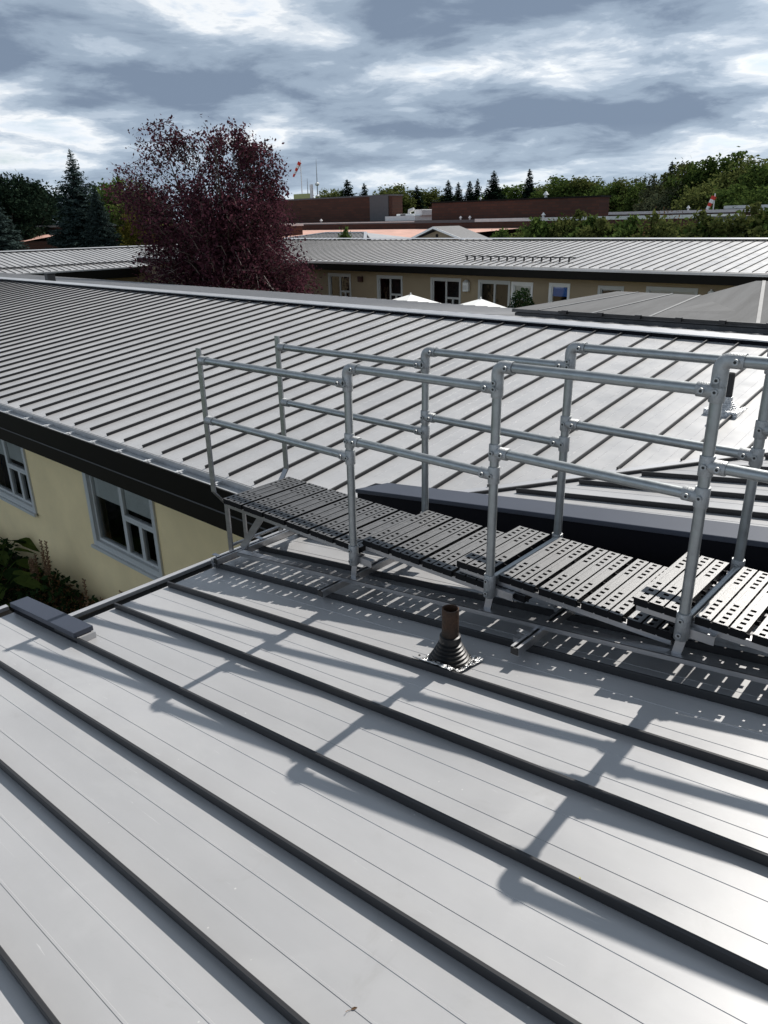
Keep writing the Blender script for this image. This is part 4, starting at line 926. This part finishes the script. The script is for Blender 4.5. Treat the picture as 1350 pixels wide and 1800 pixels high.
# the purple tree in the courtyard: stems, pale twigs, individual leaves
def purple_tree():
    bx_, by_ = -28.4, 21.2; t = thing("purple_leaf_tree", "big purple leaved tree with loose airy top standing in the courtyard", "tree", (bx_, by_, GR))
    R2 = np.array([.745, .667]); R2 /= np.linalg.norm(R2); F2 = np.array([-R2[1], R2[0]])
    def outline(h):      # (left, right) half-extents across the picture at height h above the ground
        hs = [1.2, 2.4, 3.6, 5.0, 6.1, 7.1, 7.9, 8.7, 9.5]; lo = [-2.9, -3.2, -3.4, -3.3, -3.9, -4.7, -5.0, -3.5, -1.6]; hi = [3.9, 4.1, 3.5, 3.0, 2.8, 2.7, 2.6, 2.2, .7]
        return np.interp(h, hs, lo), np.interp(h, hs, hi)
    wood = MB(); twigs = MB(); C = []; S_ = []
    limbs = []
    for i in range(11):
        a = i / 11 * 2 * pi + RNG.normal() * .2; top = RNG.uniform(6.5, 9.2); lo, hi = outline(top); s = cos(a); ext = (hi if s > 0 else -lo) * RNG.uniform(.35, .8)
        tip = np.array([s * ext, sin(a) * 2.6 * RNG.uniform(.4, .9), top])
        pts = [np.array([0, 0, .2]), np.array([tip[0] * .18, tip[1] * .18, 1.6]), np.array([tip[0] * .5, tip[1] * .5, top * .5]), tip * [.85, .85, .85], tip]
        limbs.append(pts); P_ = [tuple(R2 * p[0] + F2 * p[1]) + (p[2],) for p in pts]
        wood.sweep(P_, [.10, .09, .06, .03, .012], 6)
    wood.sweep([(0, 0, -.2), (0, 0, .5)], [.2, .14], 8)
    n = 1850
    CLP = [(np.sign(q) * abs(q) ** 1.0, RNG.uniform(-1, 1), hh) for q, hh in ((RNG.uniform(-1, 1), RNG.choice([RNG.uniform(1.0, 6.0), RNG.uniform(5.6, 9.3)], p=[.70, .30])) for _ in range(130))] + [(RNG.uniform(-.45, .45), RNG.uniform(-.8, .8), RNG.uniform(3.6, 6.9)) for _ in range(34)] + [(-1.0, 0, 7.0), (-.97, .2, 7.4), (-.98, -.2, 6.7), (-.85, .1, 7.8), (-.6, 0, 8.5), (-.35, .2, 9.0), (1.25, 0, 7.3), (.75, -.1, 8.2), (.6, .1, 8.9), (.62, .2, 8.6), (.9, .2, 1.6), (1.0, -.2, 1.3)]
    for i in range(n):
        h = RNG.choice([RNG.uniform(1.0, 6.2), RNG.uniform(5.8, 9.9)], p=[.68, .32]); cl_ = CLP[RNG.integers(0, len(CLP))]; h = min(9.1, max(.9, cl_[2] + RNG.normal() * .36)); lo, hi = outline(h)
        q = min(1.03, max(-1.03, cl_[0] + RNG.normal() * .11))
        a = (hi if q > 0 else -lo) * q; wd = 3.2 * (1 if h < 6 else max(.25, 1 - (h - 6) / 5.0)); b = (cl_[1] + RNG.normal() * .16) * wd * math.sqrt(max(.05, 1 - q * q * .7))
        end = np.array([a, b, h + RNG.normal() * .15])
        if RNG.random() < .75: L = RNG.uniform(.5, 1.1); st = end - np.array([a * .30 + RNG.normal() * .2, b * .3 + RNG.normal() * .2, L * (.9 if h > 5 else .55)])
        else: st = end - np.array([a * .35, b * .35, -RNG.uniform(.1, .5)])
        mid_ = (st + end) / 2 + RNG.normal(size=3) * .12 + [0, 0, .12]
        pts = [st, mid_, end]; P_ = [tuple(R2 * p[0] + F2 * p[1]) + (p[2],) for p in pts]
        (twigs if h < 5.2 and i % 2 == 0 else wood).sweep(P_, [.016, .011, .005], 4, False)
        nl = int(RNG.uniform(30, 50) * (1.0 if h < 6.2 else .8 if h < 7.6 else .6))
        f = RNG.uniform(.05, 1.08, nl)[:, None]
        base = (1 - f) ** 2 * st + 2 * f * (1 - f) * mid_ + f * f * end
        spread = .24 if h < 6.2 else .15
        base = base + RNG.normal(size=(nl, 3)) * spread
        C.append(np.stack([R2[0] * base[:, 0] + F2[0] * base[:, 1], R2[1] * base[:, 0] + F2[1] * base[:, 1], base[:, 2]], 1)); S_.append(RNG.uniform(.035, .100, nl))
    C = np.concatenate(C); S_ = np.concatenate(S_); Nn = unit(len(C))
    place(cards("crown", C, Nn, S_, .62, 'purple'), "crown", (bx_, by_, GR), t)
    o = place(wood.mesh("trunk", 'bark'), "trunk", (bx_, by_, GR), t); place(twigs.mesh("bare_twigs", 'twig'), "bare_twigs", (bx_, by_, GR), t)['kind'] = 'stuff'
purple_tree()

# clipped shrub by the courtyard door
t = thing("round_shrub", "dense dark green shrub in front of the courtyard door", "shrub", (-15.4, 25.0, GR))
nn = 5000; d = unit(nn); rr = RNG.uniform(.55, 1.02, nn) ** .4 * (1 + .08 * np.sin(d[:, 0] * 9) * np.cos(d[:, 2] * 8))
place(cards("crown", d * rr[:, None] * [.62, .6, 1.55] + [0, 0, 1.62], unit(nn), RNG.uniform(.03, .06, nn), .6, 'bush'), "crown", (-15.4, 25, GR), t)
MB().sweep([(-15.4, 25, GR - .05), (-15.4, 25, GR + 1.2)], .05, 8).build("trunk", 'bark', t)

# planting along the mid wing's wall
def big_leaf_plant(x, y, s, label, n=9):
    t = thing("leafy_plant", label, "plant", (x, y, GR)); rng = random.Random(int(x * 100))
    stem = MB()
    for k in range(n):
        a = k * 2.4 + rng.uniform(-.3, .3); L = s * rng.uniform(.5, 1.0); e = Vector((x + cos(a) * L * .75, y + sin(a) * L * .75, GR + L * rng.uniform(.6, 1.15)))
        stem.sweep([(x, y, GR), (x + cos(a) * L * .3, y + sin(a) * L * .3, GR + L * .5), e], [.012, .010, .006], 5)
        m = MB(); w = L * .42; dr = Vector((cos(a), sin(a), -.35)).normalized(); sd_ = dr.cross(Vector((0, 0, 1))).normalized(); N_ = sd_.cross(dr)
        pr = [(0, .15), (.15, .75), (.4, 1), (.7, .8), (.92, .35), (1.05, 0)]
        rows = []
        for f, ww in pr:
            c = e + dr * (w * 1.6 * f) - Vector((0, 0, .35 * w * f * f)); rows.append((c - sd_ * w * .62 * ww + N_ * .10 * w * ww, c, c + sd_ * w * .62 * ww + N_ * .10 * w * ww))
        for r0, r1 in zip(rows[:-1], rows[1:]): m.quad(r0[0], r0[1], r1[1], r1[0]); m.quad(r0[1], r0[2], r1[2], r1[1])
        m.build("leaf", 'bush' if k % 3 else 'green', t, True)
    stem.build("stem", 'green', t)
big_leaf_plant(-12.1, 3.7, .75, "large leaved green plant in the bed below the left window", 10)
big_leaf_plant(-11.2, 3.25, .8, "dark broad leaved plant in the garden bed near the kerb box", 10)
big_leaf_plant(-13.0, 4.1, .7, "broad leaved plant in the bed at the left picture edge", 9)
big_leaf_plant(-10.2, 2.9, .7, "broad leaved plant half hidden behind the grey kerb box", 9)
def dead_stalk(x, y, h, label, heads=1):
    t = thing("dead_flower_stalk", label, "plant", (x, y, GR), "dead flower stalks by the cream wall"); rng = random.Random(int(x * 77))
    m = MB(); hd = MB()
    for k in range(heads):
        ex, ey = x + rng.uniform(-.16, .16), y + rng.uniform(-.06, .06); hh = h * rng.uniform(.75, 1)
        m.sweep([(x, y, GR), ((x + ex) / 2 + .02, (y + ey) / 2, GR + hh * .55), (ex, ey, GR + hh)], [.008, .006, .003], 5)
        for j in range(26):
            f = .55 + .45 * j / 26; c = Vector((x + (ex - x) * f, y + (ey - y) * f, GR + hh * f)); a = j * 2.4
            hd.sweep([c, c + Vector((cos(a) * .04 * (1.5 - f), sin(a) * .04 * (1.5 - f), .025))], [.007, .012], 4)
    m.build("stem", 'straw', t); hd.build("seed_head", 'straw', t)
dead_stalk(-10.9, 4.15, 1.15, "tall brown dead stalks with seed heads against the cream wall", 4)
dead_stalk(-11.15, 4.05, .95, "shorter cluster of brown dead stalks left of the tall ones", 5)
dead_stalk(-9.15, 3.9, 1.25, "thin dead stalk just above the eave flashing, leftmost of three", 1)
dead_stalk(-8.75, 3.95, 1.2, "dead stalk with dark seed head, middle of the three above the eave flashing", 1)
dead_stalk(-8.35, 3.98, 1.3, "forked dead stalk, rightmost of the three above the eave flashing", 2)
nn = 9000; x = RNG.uniform(-17, -8.3, nn); y = 4.45 - np.abs(RNG.normal(size=nn)) * 1.4; hz = RNG.uniform(0, 1, nn) ** 2 * (.25 + .3 * (np.sin(x * 3.1) * np.sin(y * 4.3) + .6).clip(0))
me = cards("undergrowth", np.stack([x, y, hz + .02], 1), unit(nn), RNG.uniform(.02, .07, nn), .6, 'bush'); o = place(me, "undergrowth", (0, 0, GR)); o['kind'] = 'stuff'; o['label'] = "tangled green undergrowth in the garden bed along the wall"
nn = 2600; x = RNG.uniform(-12.5, -8.5, nn); y = 4.5 - np.abs(RNG.normal(size=nn)) * .45; me = cards("dead_leaves", np.stack([x, y, RNG.uniform(0, .22, nn)], 1), unit(nn), RNG.uniform(.015, .05, nn), .5, 'brownleaf'); o = place(me, "dead_leaves", (0, 0, GR)); o['kind'] = 'stuff'; o['label'] = "brown dead leaves heaped along the wall foot"
